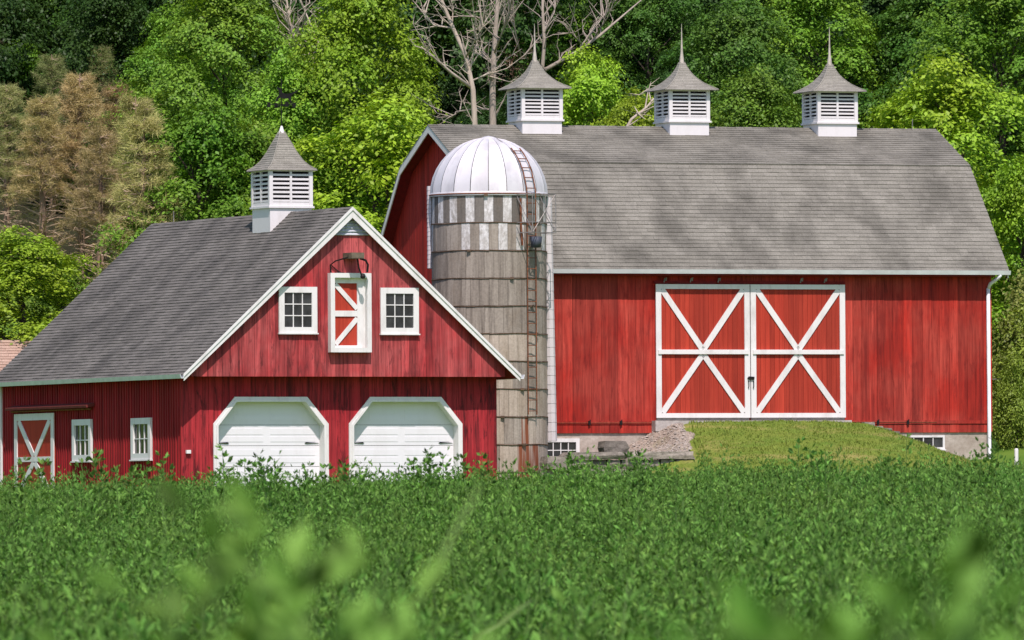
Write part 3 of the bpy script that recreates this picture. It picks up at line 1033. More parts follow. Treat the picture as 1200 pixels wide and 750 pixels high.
def build_silo():
    P = thing('silo', (SX, SY, SZ), 0, 'tall concrete stave silo with a shiny metal dome and rusty ladder', 'silo')
    ZT = 7.89
    NS, HR = 38, .735
    rows = []
    z = ZT
    while z > -.2:
        rows.append((max(z - HR, -.3), z))
        z -= HR
    proto = {}

    def stave(h):
        key = round(h, 3)
        if key not in proto:
            m = M()
            a = math.pi / NS * .972
            ro, ri = SR, SR - .07
            pts = []
            for r in (ri, ro):
                for g in (-a, 0, a):
                    pts.append((r * math.sin(g), -r * math.cos(g)))
            b = .008
            vs = [(x, y, 0.004) for x, y in pts] + [(x, y, h - .004) for x, y in pts]
            m.add(vs, [(3, 4, 10, 9), (4, 5, 11, 10), (0, 3, 9, 6), (5, 2, 8, 11), (6, 9, 10, 7), (7, 10, 11, 8), (0, 1, 4, 3), (1, 2, 5, 4), (1, 0, 6, 7), (2, 1, 7, 8)])
            proto[key] = m
        return proto[key]
    me_cache = {}
    back = M()
    rg = random.Random(9)
    for ri, (za, zb) in enumerate(rows):
        h = zb - za
        for k in range(NS):
            a = 2 * math.pi * (k + (.5 if ri % 2 else 0)) / NS
            deg = math.degrees(a)
            if deg > 180: deg -= 360
            if ri == 0: mat_ = STAVE_WHITE if k % 2 == 0 and rg.random() < .9 else STAVE_TOP
            elif ri == 1: mat_ = STAVE_WHITE if k % 2 == 1 and rg.random() < .85 else STAVE_GREY
            elif ri < 5: mat_ = STAVE_GREY
            else: mat_ = STAVE if rg.random() < .8 else STAVE_GREY
            if ri >= 9 and 26 < deg < 55: mat_ = STAVE_RUST
            if ri >= 8 and 34 < deg < 44: mat_ = STAVE_RUST
            if -102 < deg < 102:
                key = (round(h, 3), mat_.name)
                if key not in me_cache:
                    me_cache[key] = stave(h).mesh('stave', mat_)
                q = rg.uniform(-.004, .004)
                link('stave', me_cache[key], P, (math.sin(a) * q, -math.cos(a) * q, za), (0, 0, a))
            else:
                ca, sa = math.cos(a), math.sin(a)
                src = stave(h)
                back.add([(x * ca - y * sa, x * sa + y * ca, z + za) for x, y, z in src.v], src.f)
    back.build('stave_courses', STAVE, P, kind='stuff')
    M().lathe([(SR - .075, -.3), (SR - .075, ZT)], 38).build('inner_lining', DARK, P, True)
    for i, (za, zb) in enumerate(rows):
        m = M()
        zz = zb - .015
        pts = [((SR + .012) * math.sin(2 * math.pi * k / 48), -(SR + .012) * math.cos(2 * math.pi * k / 48), zz + .012 * math.sin(k * .7 + i)) for k in range(49)]
        m.tube(pts, .014, 5, False)
        a = rg.uniform(-1, 1)
        m.box((SR + .03) * math.sin(a) - .05, (SR + .03) * math.sin(a) + .05, -(SR + .05) * math.cos(a) - .03, -(SR + .05) * math.cos(a) + .03, zz - .025, zz + .03)
        m.build('hoop', flat('rusty_hoop', (.13, .085, .055), .7, .3, .4) if i == 0 else bpy.data.materials['rusty_hoop'], P)
    m = M()
    pts = [((SR + .05) * math.sin(2 * math.pi * k / 48), -(SR + .05) * math.cos(2 * math.pi * k / 48), ZT + .03) for k in range(49)]
    m.tube(pts, .02, 6, False)
    m.build('top_rail', RUSTY, P)
    # dome of gores with standing seams
    NP, RD = 20, SR + .035
    for k in range(NP):
        a0, a1 = 2 * math.pi * (k + .02) / NP, 2 * math.pi * (k + .98) / NP
        m = M()
        n = 10
        grid = []
        for j in range(n):
            e = (math.pi / 2 - .13) * j / (n - 1)
            row = []
            for q, rr in ((a0, RD + .010), (a0 + .02, RD), ((a0 + a1) / 2, RD + .004), (a1 - .02, RD), (a1, RD + .010)):
                row.append((rr * math.cos(e) * math.sin(q), -rr * math.cos(e) * math.cos(q), ZT + .02 + rr * .985 * math.sin(e)))
            grid.append(row)
        vs = [p for r_ in grid for p in r_]
        fs = [(j * 5 + c, j * 5 + c + 1, j * 5 + c + 6, j * 5 + c + 5) for j in range(n - 1) for c in range(4)]
        m.add(vs, fs)
        o = m.build('dome_panel', DOME, P, True)
    M().lathe([(.30, ZT + RD * .985 - .05), (.29, ZT + RD * .985 - .015), (.12, ZT + RD * .985 + .05), (.002, ZT + RD * .985 + .075)], 20).build('dome_cap', DOME, P, True)
    M().lathe([(SR + .045, ZT - .02), (SR + .055, ZT + .0), (SR + .055, ZT + .05), (SR + .03, ZT + .09)], 48).build('dome_skirt', DOME, P, True)
    # ladder at 43 degrees to the right of the front, continued over the dome
    A = R(43)
    rad = lambda a, r, z: (r * math.sin(a), -r * math.cos(a), z)
    hw = .155
    tang = (math.cos(A), math.sin(A))

    def lp(s, r, z):
        return (r * math.sin(A) + s * hw * tang[0], -r * math.cos(A) + s * hw * tang[1], z)
    path = [(SR + .13, 2.05), (SR + .13, ZT + .0), (SR + .12, ZT + .15)]
    for e in (12, 22, 32, 42, 50):
        path.append(((RD + .07) * math.cos(R(e)), ZT + (RD + .07) * math.sin(R(e))))
    for s in (-1, 1):
        M().tube([lp(s, r, z) for r, z in path], .017, 6).build('ladder_rail', RUSTY, P)
    z = 2.15
    while z < ZT:
        M().tube([lp(-1, SR + .13, z), lp(1, SR + .13, z)], .012, 5).build('ladder_rung', RUSTY, P)
        z += .29
    for e in (6, 16, 26, 36, 46):
        r, zz = (RD + .07) * math.cos(R(e)), ZT + (RD + .07) * math.sin(R(e))
        M().tube([lp(-1, r, zz), lp(1, r, zz)], .014, 5).build('ladder_rung', RUSTY, P)
    # railing cage round the ladder head
    c = M()

    def cp(s, r, z): return (r * math.sin(A) + s * tang[0], -r * math.cos(A) + s * tang[1], z)
    ro = SR + .62
    for z in (ZT + .0, ZT - .75, ZT - 1.02):
        c.tube([cp(-.42, SR + .02, z), cp(-.42, ro, z), cp(.42, ro, z), cp(.42, SR + .02, z)], .014, 5)
    for s in (-.42, .42):
        c.tube([cp(s, ro, ZT), cp(s, ro, ZT - 1.02)], .014, 5)
        c.tube([cp(s, SR + .03, ZT - .05), cp(s, ro, ZT - 1.0)], .010, 5)
    c.tube([cp(-.42, ro, ZT), cp(.42, ro, ZT - 1.02)], .010, 5)
    c.tube([cp(.42, ro, ZT), cp(-.42, ro, ZT - 1.02)], .010, 5)
    c.tube([cp(.05, ro, ZT), cp(.05, ro, ZT - .75)], .010, 5)
    c.build('ladder_cage', GALV_BAR, P)
    M().tube([rad(R(32), SR + .07, ZT - .1), rad(R(32), SR + .08, ZT - .85), rad(R(34), SR + .06, ZT - 1.35)], .03, 6).build('filler_pipe', RUSTY, P)
    M().lathe([(.001, -.14), (.13, -.13), (.17, .16), (.155, .16), (.12, -.1)], 14, cp(.0, SR + .30, ZT - 1.28)).build('cage_bottom_cup', flat('dark_tin', (.07, .08, .10), .55, .3), P, True)  # invented cup for the ladder cage bottom; its bluish sky reflection is coloured in
    M().tube([(.15, -.3, ZT + RD + .03), rad(R(38), RD * .72 + .05, ZT + RD * .72), lp(-1, *path[-1])], .010, 5).build('dome_stay', GALV_BAR, P)
    CHUTE = paint('weathered_white_chute', (.60, .565, .55), (.38, .34, .30), .6)
    # lapped white chutes along both flanks
    for (a, n, h, zt, wid) in ((R(97), 26, .25, ZT - .04, .135), (R(-97), 18, .122, ZT + .28, .10)):
        ch = M()
        cx, cy = (SR + .03) * math.sin(a), -(SR + .03) * math.cos(a)
        ch.tube([(cx, cy, zt - n * h), (cx, cy, zt)], wid * .6, 8)
        co = ch.build('chute', CHUTE, P)
        for k in range(n):
            zb = zt - (k + 1) * h
            lean = (.10 * k / n) if a > 0 else 0
            M().lathe([(wid * .97, zb + h + .01), (wid * 1.03, zb + .016), (wid * .8, zb + .008)], 8, (cx + lean, cy, 0)).build('chute_section', CHUTE, co)


build_silo()


# ------------------------------------------------------------------ bank, path, stones, fence
def b2w(x, y, z=0.):
    c, s = math.cos(BA), math.sin(BA)
    return (BO[0] + x * c - y * s, BO[1] + x * s + y * c, BO[2] + z)


def sm(t):
    t = np.clip(t, 0, 1)
    return t * t * (3 - 2 * t)


def bank_z(x, y):
    d = -y
    xe = x + .30 * d * sm((7 - x) / 2.)
    top = np.interp(xe, [0, 2.6, 3.2, 3.75, 4.3, 4.8, 5.6, 7.5, 9.2, 10.2, 10.8, 11.6, 12.5, 13.6, 15],
                    [-.95, -.9, -.68, -.33, -.05, .14, .22, .25, .23, .17, .0, -.34, -.74, -1.05, -1.3])
    t = np.clip((d - .9) / (7 + 3.5 * sm((xe - 5) / 3.)), 0, 1)
    low = -1.75
    z = top * (1 - t) + low * t - .30 * np.sin(np.pi * t) * (x > 99)
    dome = .12 * np.sin(np.pi * np.clip(d / 9, 0, 1)) * sm((x - 4.2) / 1.5) * sm((12.2 - x) / 2.5)
    z = z + dome
    # left flank drops quickly to the level behind the low wall
    left = sm((4.95 - xe) / .9) * sm(d / 1.5)
    z = z * (1 - left) + np.minimum(z, -.62 - 1.0 * sm((d - 4.3) / .5)) * left
    return z


def build_bank():
    xs, ys = np.linspace(2.0, 15.4, 143), np.linspace(-12.5, .02, 126)
    X, Y = np.meshgrid(xs, ys)
    Z = bank_z(X, Y)
    edge = np.minimum.reduce([sm((X - 2.0) / .6), sm((15.4 - X) / .8), sm((Y + 12.5) / 1.5)])
    rng = np.random.default_rng(3)
    Z = Z - (1 - edge) * .9 + rng.normal(0, .012, Z.shape)
    wx = np.array([b2w(x, y, z) for x, y, z in zip(X.ravel(), Y.ravel(), Z.ravel())])
    nx, ny = len(xs), len(ys)
    i = (np.arange(ny - 1)[:, None] * nx + np.arange(nx - 1)[None]).ravel()
    f = np.stack([i, i + 1, i + nx + 1, i + nx], -1)
    k = N('bank_grass')
    n1 = k.noise(k.pos((1.1, 1.1, 2.5)), 1, 5, .6)
    n2 = k.noise(k.pos((16, 16, 16)), 1, 4, .7)
    n3 = k.noise(k.pos((.5, .5, 3.5)), 1, 4, .6)
    c = k.ramp(n1, [(.3, (.115, .20, .026)), (.6, (.175, .225, .036))])
    c = k.mix(k.ramp(n3, [(.5, 0), (.66, .85)]), c, (.32, .275, .09))
    c = k.mix(1, c, k.ramp(n2, [(.3, .6), (.7, 1.3)]), 'MULTIPLY')
    k.bump(n2, .8, .05)
    o = link('grass_bank', np_mesh('grass_bank', wx, f, k.done(c, .95, spec=.1), True))
    tag(o, kind='structure')
    # short mown blades that roughen the bank
    n = 26000
    bx, by = rng.uniform(2.6, 13.6, n), -rng.uniform(.15, 10.5, n) ** 1.0
    keep = (bank_z(bx, by) > -1.7) & (bx > 5.3 + .30 * by)
    bx, by = bx[keep], by[keep]
    bz = bank_z(bx, by)
    n = len(bx)
    h = rng.uniform(.02, .05, n) * (1 + 1.1 * np.clip(np.sin(bx * 3.1 + np.sin(by * 2.3)) * np.sin(by * 2.7 + bx), 0, 1) + 1.5 * (np.abs(bx - (5.3 + .30 * by)) < .25))
    a = rng.uniform(0, 2 * np.pi, n)
    w = .02
    lx, ly = rng.normal(0, .03, n), rng.normal(0, .03, n)
    p0 = np.stack([bx - w * np.cos(a), by - w * np.sin(a), bz - .02], -1)
    p1 = np.stack([bx + w * np.cos(a), by + w * np.sin(a), bz - .02], -1)
    p2 = np.stack([bx + lx, by + ly, bz + h], -1)
    v = np.stack([p0, p1, p2], 1).reshape(-1, 3)
    me = np_mesh('bank_blades', v, np.arange(3 * n).reshape(-1, 3), leaf_mat('bank_blade', .2, .4, .7, False, (.155, .21, .033)))
    g = link('bank_blades', me, None, BO, (0, 0, BA))
    tag(g, 'short mown yellow green grass on the bank before the barn doors', 'grass', kind='stuff')
    # gravel path on the left flank of the bank
    xs, ys = np.linspace(2.0, 5.6, 74), np.linspace(-4.3, -.03, 90)
    X, Y = np.meshgrid(xs, ys)
    lim = 5.2 + .30 * Y + .12 * np.sin(Y * 2.1) + .08 * np.sin(Y * 5.3)
    Z = bank_z(X, Y) + .035 + rng.normal(0, .02, X.shape)
    Z = np.where(X > lim, Z - .14, Z)
    wx = np.array([b2w(x, y, z) for x, y, z in zip(X.ravel(), Y.ravel(), Z.ravel())])
    nx, ny = len(xs), len(ys)
    i = (np.arange(ny - 1)[:, None] * nx + np.arange(nx - 1)[None]).ravel()
    f = np.stack([i, i + 1, i + nx + 1, i + nx], -1)
    k = N('path_gravel')
    n2 = k.noise(k.pos((14, 14, 14)), 1, 5, .75)
    n1 = k.noise(k.pos((1.4, 1.4, 1.4)), 1, 4)
    c = k.ramp(n2, [(.32, (.12, .10, .08)), (.5, (.30, .25, .195)), (.68, (.46, .40, .33))])
    c = k.mix(k.ramp(n1, [(.52, 0), (.7, .5)]), c, (.20, .19, .09))
    o = link('gravel_path', np_mesh('gravel_path', wx, f, k.done(c, .95, spec=.1), False))
    tag(o, kind='structure')
    gm = flat('loose_stone', (.34, .30, .25), .95, 0, .5, 9)
    g = M()
    rg = random.Random(2)
    for _ in range(900):
        y = -rg.uniform(.1, 4.2)
        x = 5.15 + .3 * y - rg.uniform(0, 1.7)
        z = float(bank_z(np.array(x), np.array(y))) + .045
        s = rg.uniform(.015, .05)
        px, py, pz = b2w(x, y, z)
        g.add([(px - s, py, pz), (px, py - s, pz), (px + s, py, pz), (px, py + s, pz), (px + s * .2, py, pz + s * .8)], [(0, 1, 4), (1, 2, 4), (2, 3, 4), (3, 0, 4)])
    o = g.build('path_gravel', gm)
    tag(o, 'loose grey gravel scattered on the sloping path beside the barn door', 'gravel', kind='stuff')


build_bank()


def rock(rg, w, d, h, m, parent, loc, rot=0.):
    q = M()
    n = 6
    vs = []
    for z, s in ((0, .96), (h * .5, 1.03), (h, .93)):
        for sx, sy in ((-1, -1), (0, -1), (1, -1), (1, 1), (0, 1), (-1, 1)):
            j = rg.uniform(.88, 1.06)
            vs.append((sx * w / 2 * s * j if sx else rg.uniform(-.1, .1) * w, sy * d / 2 * s * rg.uniform(.9, 1.08), z + rg.uniform(-.06, .06) * h))
    fs = [(r * n + k, r * n + (k + 1) % n, (r + 1) * n + (k + 1) % n, (r + 1) * n + k) for r in range(2) for k in range(n)]
    fs += [(12, 13, 16, 17), (13, 14, 15, 16), (5, 4, 1, 0), (4, 3, 2, 1)]
    q.add(vs, fs)
    o = q.build('stone', m, parent, loc=loc)
    o.rotation_euler = (0, 0, rot)
    return o


def build_stones():
    k = N('field_stone')
    f = k.noise(k.pos((7, 7, 10)), 1, 6, .7)
    b = k.noise(k.pos((1.5, 1.5, 1.5)), 1, 3)
    c = k.mix(k.rnd(), (.15, .135, .11), (.34, .30, .25))
    c = k.mix(1, c, k.ramp(f, [(.3, .5), (.7, 1.35)]), 'MULTIPLY')
    c = k.mix(k.ramp(b, [(.55, 0), (.7, .5)]), c, (.09, .10, .05))
    k.bump(f, .8, .03)
    sm_ = k.done(c, .95, spec=.1)
    rg = random.Random(8)
    yw = -4.35
    w = thing('stone_wall', b2w(.3, yw, -1.56), BA, 'low grey stone retaining wall capped with long flat slabs beside the silo', 'stone wall')
    # courses below, then long cap slabs
    for r_, (z, h) in enumerate(((0, .28), (.28, .27), (.55, .25))):
        x = -.55 - .2 * (r_ % 2)
        while x < 3.5:
            ww = rg.uniform(.3, .62)
            rock(rg, ww - .02, .36, h - .015, sm_, w, (x + ww / 2, .15 + rg.uniform(-.03, .03), z), rg.uniform(-.04, .04))
            x += ww
    x = -.1
    for ww in (1.75, 1.95):
        rock(rg, ww - .02, .5, .19, sm_, w, (x + ww / 2, .12, .80), rg.uniform(-.02, .02))
        x += ww
    rock(rg, .62, .4, .32, sm_, w, (-.42, -.1, .55), .1)
    s = thing('stone_block', b2w(1.98, -3.3, -.60), BA, 'single weathered stone block lying behind the low retaining wall', 'stone')
    rock(rg, .72, .4, .33, sm_, s, (0, 0, 0), .06)
    e = thing('stone_edging', b2w(10.3, -.55, .1), BA, 'row of dark flat stones stepping down the right side of the grass bank', 'stone edging')
    for i in range(13):
        x = 10.35 + i * .235
        y = -.62 - .05 * i
        z = float(bank_z(np.array(x), np.array(y))) + .0
        rock(rg, rg.uniform(.24, .34), rg.uniform(.3, .42), rg.uniform(.08, .13), sm_, e, (x - 10.3, y + .55, z - .1 - .02), rg.uniform(-.15, .15))
    # fence post and wire
    fp = thing('fence_post', (13.68, 255.0, 2.7), 0, 'short white fence post in the grass right of the barn', 'fence post')
    M().lathe([(.055, -.1), (.055, .68), (.045, .72), (.001, .73)], 10).build('post', WHITE, fp, True)
    wz = 1.2 + (625 - 448) / 11000 * 262
    M().tube([(13.35, 262, wz), (14.4, 262, wz + .04), (16.4, 262.5, wz + .02)], .012, 5).build('wire', GALV_BAR, tag(thing('wire_fence', (13.35, 262, 3.2), 0, 'thin wire stretched among the bushes right of the barn', 'wire')))
    o = bpy.data.objects['wire']
    o.location = (-13.35, -262, -3.2)
    pf = M().tube([(16.4, 262.5, 3.0), (16.4, 262.5, 6.0)], .05, 6).build('wire_post', BARK_GREY, bpy.data.objects['wire_fence'])
    pf.location = (-13.35, -262, -3.2)


build_stones()


def build_shed():
    P = thing('shed', (-16.2, 263.5, 3.0), R(4), 'small shed with a pinkish tan roof behind the left end of the garage', 'shed')
    M().box(-2.6, 2.5, -.02, 4, -.4, 2.2).build('wall', RED_SIDE, P)
    M().prism([(-.4, 2.15), (1.9, 3.74), (4.4, 2.15), (4.4, 2.05), (1.9, 3.62), (-.4, 2.05)], -3, 2.75, 'x').build('roof', SHADOW_RED, P)
    m = shingle_mat('tan_roof_shingles', (.40, .27, .20), (.47, .33, .25), (.32, .22, .17), .4)
    lv = math.hypot(2.3, 1.59)
    shingles('shingles', (-3, -.42, 2.16), (1, 0, 0), (0, 2.3 / lv, 1.59 / lv), 5.75, lv, .14, .3, m, bpy.data.objects['roof.002'] if 'roof.002' in bpy.data.objects else P, 77)


build_shed()


# ------------------------------------------------------------------ trees
def leaves_np(c, nrm, size, rng, aspect=.62):
    n = len(c)
    nrm = nrm / (np.linalg.norm(nrm, axis=1, keepdims=True) + 1e-9)
    r = rng.normal(size=(n, 3))
    t = np.cross(nrm, r)
    t /= np.linalg.norm(t, axis=1, keepdims=True) + 1e-9
    b = np.cross(nrm, t)
    L = size[:, None] * .5
    v = np.stack([c + t * L, c + b * L * aspect + nrm * L * .2, c - t * L, c - b * L * aspect + nrm * L * .2], 1).reshape(-1, 3)
    return v, np.arange(4 * n).reshape(-1, 4)


def crown_np(rng, H, Rr, base, nl, ns, nf, leaf, flat_=.72, top=.62):
    """lobes -> sprays -> leaves; leaves sit on the lobes' outsides with gaps between"""
    C, NRM = [], []
    lob = []
    for i in range(nl):
        t = (i + .5) / nl
        z = base + (H - base) * (t ** .85)
        tt = (z - base) / (H - base)
        pr = math.sin(math.pi * min(1, max(0, .12 + .88 * tt)) ** top) ** .7 if tt < 1 else .1
        a = i * 2.39996 + rng.uniform(-.5, .5)
        rr = Rr * pr * rng.uniform(.4, 1.12)
        z += rng.uniform(-.5, .35)
        q = rng.uniform(.13, .36)
        rr = Rr * pr * rng.uniform(.4, 1.42 - q * 1.3)
        lob.append((rr * math.cos(a), rr * math.sin(a), z, Rr * q))
    for (x, y, z, r) in lob:
        ns_ = ns
        ns = max(6, int(ns_ * (r / (.28 * Rr)) ** 1.6))
        d = rng.normal(size=(ns, 3))
        d[:, 2] = d[:, 2] * .8 + .35
        out = np.array([x, y, 0.]) / (math.hypot(x, y) + .5)
        d = d / np.linalg.norm(d, axis=1, keepdims=True) + out * .35
        d /= np.linalg.norm(d, axis=1, keepdims=True)
        d = d + out * (d @ out)[:, None] * .5
        sc = np.array([x, y, z - .12 * r]) + d * r * rng.uniform(.8, 1.1, (ns, 1)) * np.array([1, 1, flat_])
        sr = rng.uniform(.28, .52, ns)
        off = rng.normal(size=(ns, nf, 3)) * sr[:, None, None] * np.array([.75, .75, .22])
        off[:, :, 2] -= .5 * (off[:, :, 0] ** 2 + off[:, :, 1] ** 2) / sr[:, None]
        c = (sc[:, None, :] + off).reshape(-1, 3)
        nr = np.repeat(d, nf, 0) * .6 + np.array([0, 0, .6]) + rng.normal(size=(ns * nf, 3)) * .35
        C.append(c)
        NRM.append(nr)
        ns = ns_
    C, NRM = np.concatenate(C), np.concatenate(NRM)
    v, f = leaves_np(C, NRM, rng.uniform(.7, 1.3, len(C)) * leaf, rng)
    return v, f, lob


def trunk_m(lob, H, base, rad, rg, ntop=.8):
    m = M()
    pts = [(rg.uniform(-.08, .08) * i, rg.uniform(-.08, .08) * i, H * ntop * i / 6) for i in range(7)]
    pts[0] = (0, 0, -.6)
    m.tube(pts, [rad * (1.25 if i == 0 else 1 - .13 * i) for i in range(7)], 8)
    for (x, y, z, r) in lob[::2]:
        zb = max(base * .7, z - 1.0 - .5 * math.hypot(x, y))
        zb = min(zb, H * ntop * .95)
        i = min(5, int(zb / (H * ntop) * 6))
        p = pts[i]
        m.tube([(p[0], p[1], zb), ((p[0] + x) / 2, (p[1] + y) / 2, (zb + z) / 2 + .15), (x, y, z)], [rad * .3, rad * .2, rad * .06], 5)
    return m


PROTO = {}


def broad(key, seed, H, Rr, base, nl=46, ns=24, nf=20, leaf=.17, rad=.2, flat_=.72, top=.62):
    rng = np.random.default_rng(seed)
    v, f, lob = crown_np(rng, H, Rr, base, nl, ns, nf, leaf, flat_, top)
    cm = np_mesh('crown', v, f, LEAF)
    tm = trunk_m(lob, H, base, rad, random.Random(seed)).mesh('trunk', BARK)
    PROTO[key] = (tm, cm, H)


broad('a', 1, 9.0, 3.3, 1.2, 34, 20, 64, .15)
broad('b', 2, 8.0, 2.7, .8, 28, 20, 64, .14)
broad('c', 3, 10.5, 3.8, 1.8, 40, 20, 64, .155)
broad('d', 4, 12.0, 4.2, 2.2, 48, 20, 64, .155)
broad('bush', 5, 3.0, 1.6, .1, 26, 18, 22, .11, .06, .8, .45)
broad('bushy', 6, 4.6, 1.9, .2, 34, 22, 22, .12, .09, .8, .5)


def px(u, v, Y):
    """where the line of sight of a spot in the photograph meets depth Y (used once to read off the places below)"""
    return (u - 600) / 11000 * Y, 1.2 + (625 - v) / 11000 * Y


def tree(kind, u, top, Y, col, label, cat='tree', name='maple_tree', rot=None, wide=1., group=None):
    tm, cm, H = PROTO[kind]
    x, zt = px(u, top, Y)
    zb = float(gz(x, Y))
    s = max(.35, (zt - zb) / H)
    o = thing(name, (x, Y, zb), random.uniform(0, 6.28) if rot is None else rot, label, cat, group)
    o.scale = (s * wide, s * wide, s)
    link('trunk', tm, o)
    c = link('crown', cm, o)
    c.color = (*col, 1)
    return o


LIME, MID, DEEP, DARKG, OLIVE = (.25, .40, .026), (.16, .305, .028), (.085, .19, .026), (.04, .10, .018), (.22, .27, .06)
G = 'broadleaf trees on the slope behind the barn'
TREES = [
    # left of the barn
    ('a', 452, 128, 268, LIME, 'bright yellow green tree rising between the garage cupola and the barn gable', 1.1),
    ('b', 372, 165, 269, LIME, 'rounded lime green tree directly right of the garage cupola', 1.0),
    ('b', 300, 150, 274, MID, 'leafy green tree right behind the garage cupola louvres', 1.0),
    ('a', 240, 128, 273, MID, 'dense mid green tree left of the garage cupola above the roof ridge', .95),
    ('d', 262, -25, 284, MID, 'tall green tree behind and above the garage weathervane', .95),
    ('c', 425, -20, 281, LIME, 'tall bright green tree in the gap left of the bare pale trunks', .82),
    ('b', 345, 62, 280, MID, 'green tree below the pale bare branches near the weathervane', .8),
    ('c', 212, 15, 292, MID, 'green broadleaf tree rising over the brown pines', .9),
    ('b', 28, 268, 268, LIME, 'bright green shrubby tree at the left photo edge above the tan shed roof', 1.35),
    ('b', 70, 300, 270, MID, 'green bushy sapling between the tan shed roof and the pine trunks', 1.0),
    ('b', 20, 45, 300, MID, 'mid green tree in the upper left corner above the pines', 1.2),
    ('c', 100, -25, 306, DEEP, 'dark green tree at the top behind the brown pines', 1.0),
    # behind the barn
    ('b', 500, 158, 276, LIME, 'low bright green tree peeking over the barn gable peak', .8),
    ('a', 690, 70, 283, LIME, 'bright green tree between the first and second barn cupolas', .85),
    ('b', 745, 110, 280, LIME, 'lower light green tree just left of the middle barn cupola', .8),
    ('c', 660, -10, 300, MID, 'green tree behind the spire of the first barn cupola', .9),
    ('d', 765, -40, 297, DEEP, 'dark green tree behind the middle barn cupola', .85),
    ('c', 865, 10, 288, DEEP, 'deep green tree right of the middle cupola spire', .95),
    ('b', 885, 85, 283, MID, 'leafy green tree left of the right barn cupola', .95),
    ('c', 955, -30, 292, MID, 'green tree behind the spire of the right barn cupola', .95),
    ('a', 1090, -10, 292, DEEP, 'deep green tree in the upper right behind the barn ridge end', 1.0),
    ('a', 1112, 86, 272, LIME, 'bright lime green tree beside the right end of the barn roof', 1.05),
    ('c', 1175, -30, 288, MID, 'tall green tree at the upper right corner', 1.0),
    ('b', 1198, 190, 268, LIME, 'light green tree at the right photo edge beside the lower barn roof', .8),
    ('d', 1030, -40, 303, DARKG, 'very dark green tree behind the right barn cupola', 1.0),
]
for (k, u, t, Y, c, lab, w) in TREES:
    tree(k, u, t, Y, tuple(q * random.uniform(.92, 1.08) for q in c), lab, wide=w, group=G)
SHR = [('bush', 1205, 335, 265, OLIVE, 'olive green bush farthest behind the wire right of the barn', .8),
       ('bush', 1206, 372, 260.8, (.22, .29, .045), 'pale green shrub right of the barn downspout', .8),
       ('bush', 1190, 428, 259.3, (.19, .27, .035), 'low leafy shrub behind the short white fence post', .62),
       ('bushy', 1216, 310, 267, (.13, .22, .025), 'tallest green shrub at the right photo edge beside the barn', .8),
       ('bush', 1183, 470, 259.6, (.15, .22, .03), 'smallest green shrub low beside the barn corner', .55)]
for (k, u, t, Y, c, lab, w) in SHR:
    tree(k, u, t, Y, c, lab, 'shrub', 'shrub', wide=w)


# sparse brownish pines
def pine(key, seed, H, Rr, dens=1.35):
    rg = random.Random(seed)
    rng = np.random.default_rng(seed)
    t = M()
    t.tube([(0, 0, -.5), (rg.uniform(-.05, .05), 0, H * .4), (rg.uniform(-.1, .1), 0, H * .75), (0, 0, H)], [.15, .12, .07, .015], 7)
    b = M()
    C, D = [], []
    z = .6
    while z < H * .97:
        f = (z / H)
        L = Rr * (1 - f) ** .62 * (.55 + .45 * min(1, f * 3))
        for k in range(rg.choice((5, 6, 7))):
            a = rg.uniform(0, 6.28)
            l = L * rg.uniform(.6, 1.15)
            up = rg.uniform(-.15, .75)
            p0 = Vector((0, 0, z + rg.uniform(-.12, .12)))
            d = Vector((math.cos(a), math.sin(a), up))
            p1 = p0 + d * l * .55 + Vector((0, 0, .03))
            p2 = p0 + d * l + Vector((0, 0, -.12 * l))
            b.tube([p0, p1, p2], [.034, .022, .008], 4, False)
            for q in range(int(8 * dens)):
                s = rg.uniform(.25, 1)
                o = p0.lerp(p1, s / .55) if s < .55 else p1.lerp(p2, (s - .55) / .45)
                sd = Vector((-d.y, d.x, 0)) * rg.choice((-1, 1)) * rg.uniform(.6, 1) + d * rg.uniform(.3, .9) + Vector((0, 0, rg.uniform(-.35, .4)))
                tl = rg.uniform(.2, .5) * (1.2 - .5 * s)
                e = o + sd.normalized() * tl
                b.tube([o, e], [.012, .005], 3, False)
                if rg.random() < (.06 if f < .4 else .25 + .6 * f):
                    for w in range(3):
                        c0 = o.lerp(e, rg.uniform(.4, 1.05))
                        C.append(c0)
                        D.append(sd.normalized())
        z += rg.uniform(.26, .40)
    # needle tufts: thin slivers fanned round each twig end
    C, D = np.array(C), np.array(D)
    n = 13
    c = np.repeat(C, n, 0)
    c = c + rng.normal(size=c.shape) * .07
    d = np.repeat(D, n, 0) + rng.normal(size=(len(c), 3)) * .9 + np.array([0, 0, .25])
    d /= np.linalg.norm(d, axis=1, keepdims=True)
    side = np.cross(d, rng.normal(size=d.shape))
    side /= np.linalg.norm(side, axis=1, keepdims=True)
    ln = rng.uniform(.10, .26, (len(c), 1))
    w = .0065
    v = np.stack([c + side * w, c - side * w, c + d * ln], 1).reshape(-1, 3)
    PROTO[key] = (t.mesh('trunk', BARK_PINE), np_mesh('crown', v, np.arange(len(v)).reshape(-1, 3), NEEDLE), H, b.mesh('branches', TWIG_PINE))


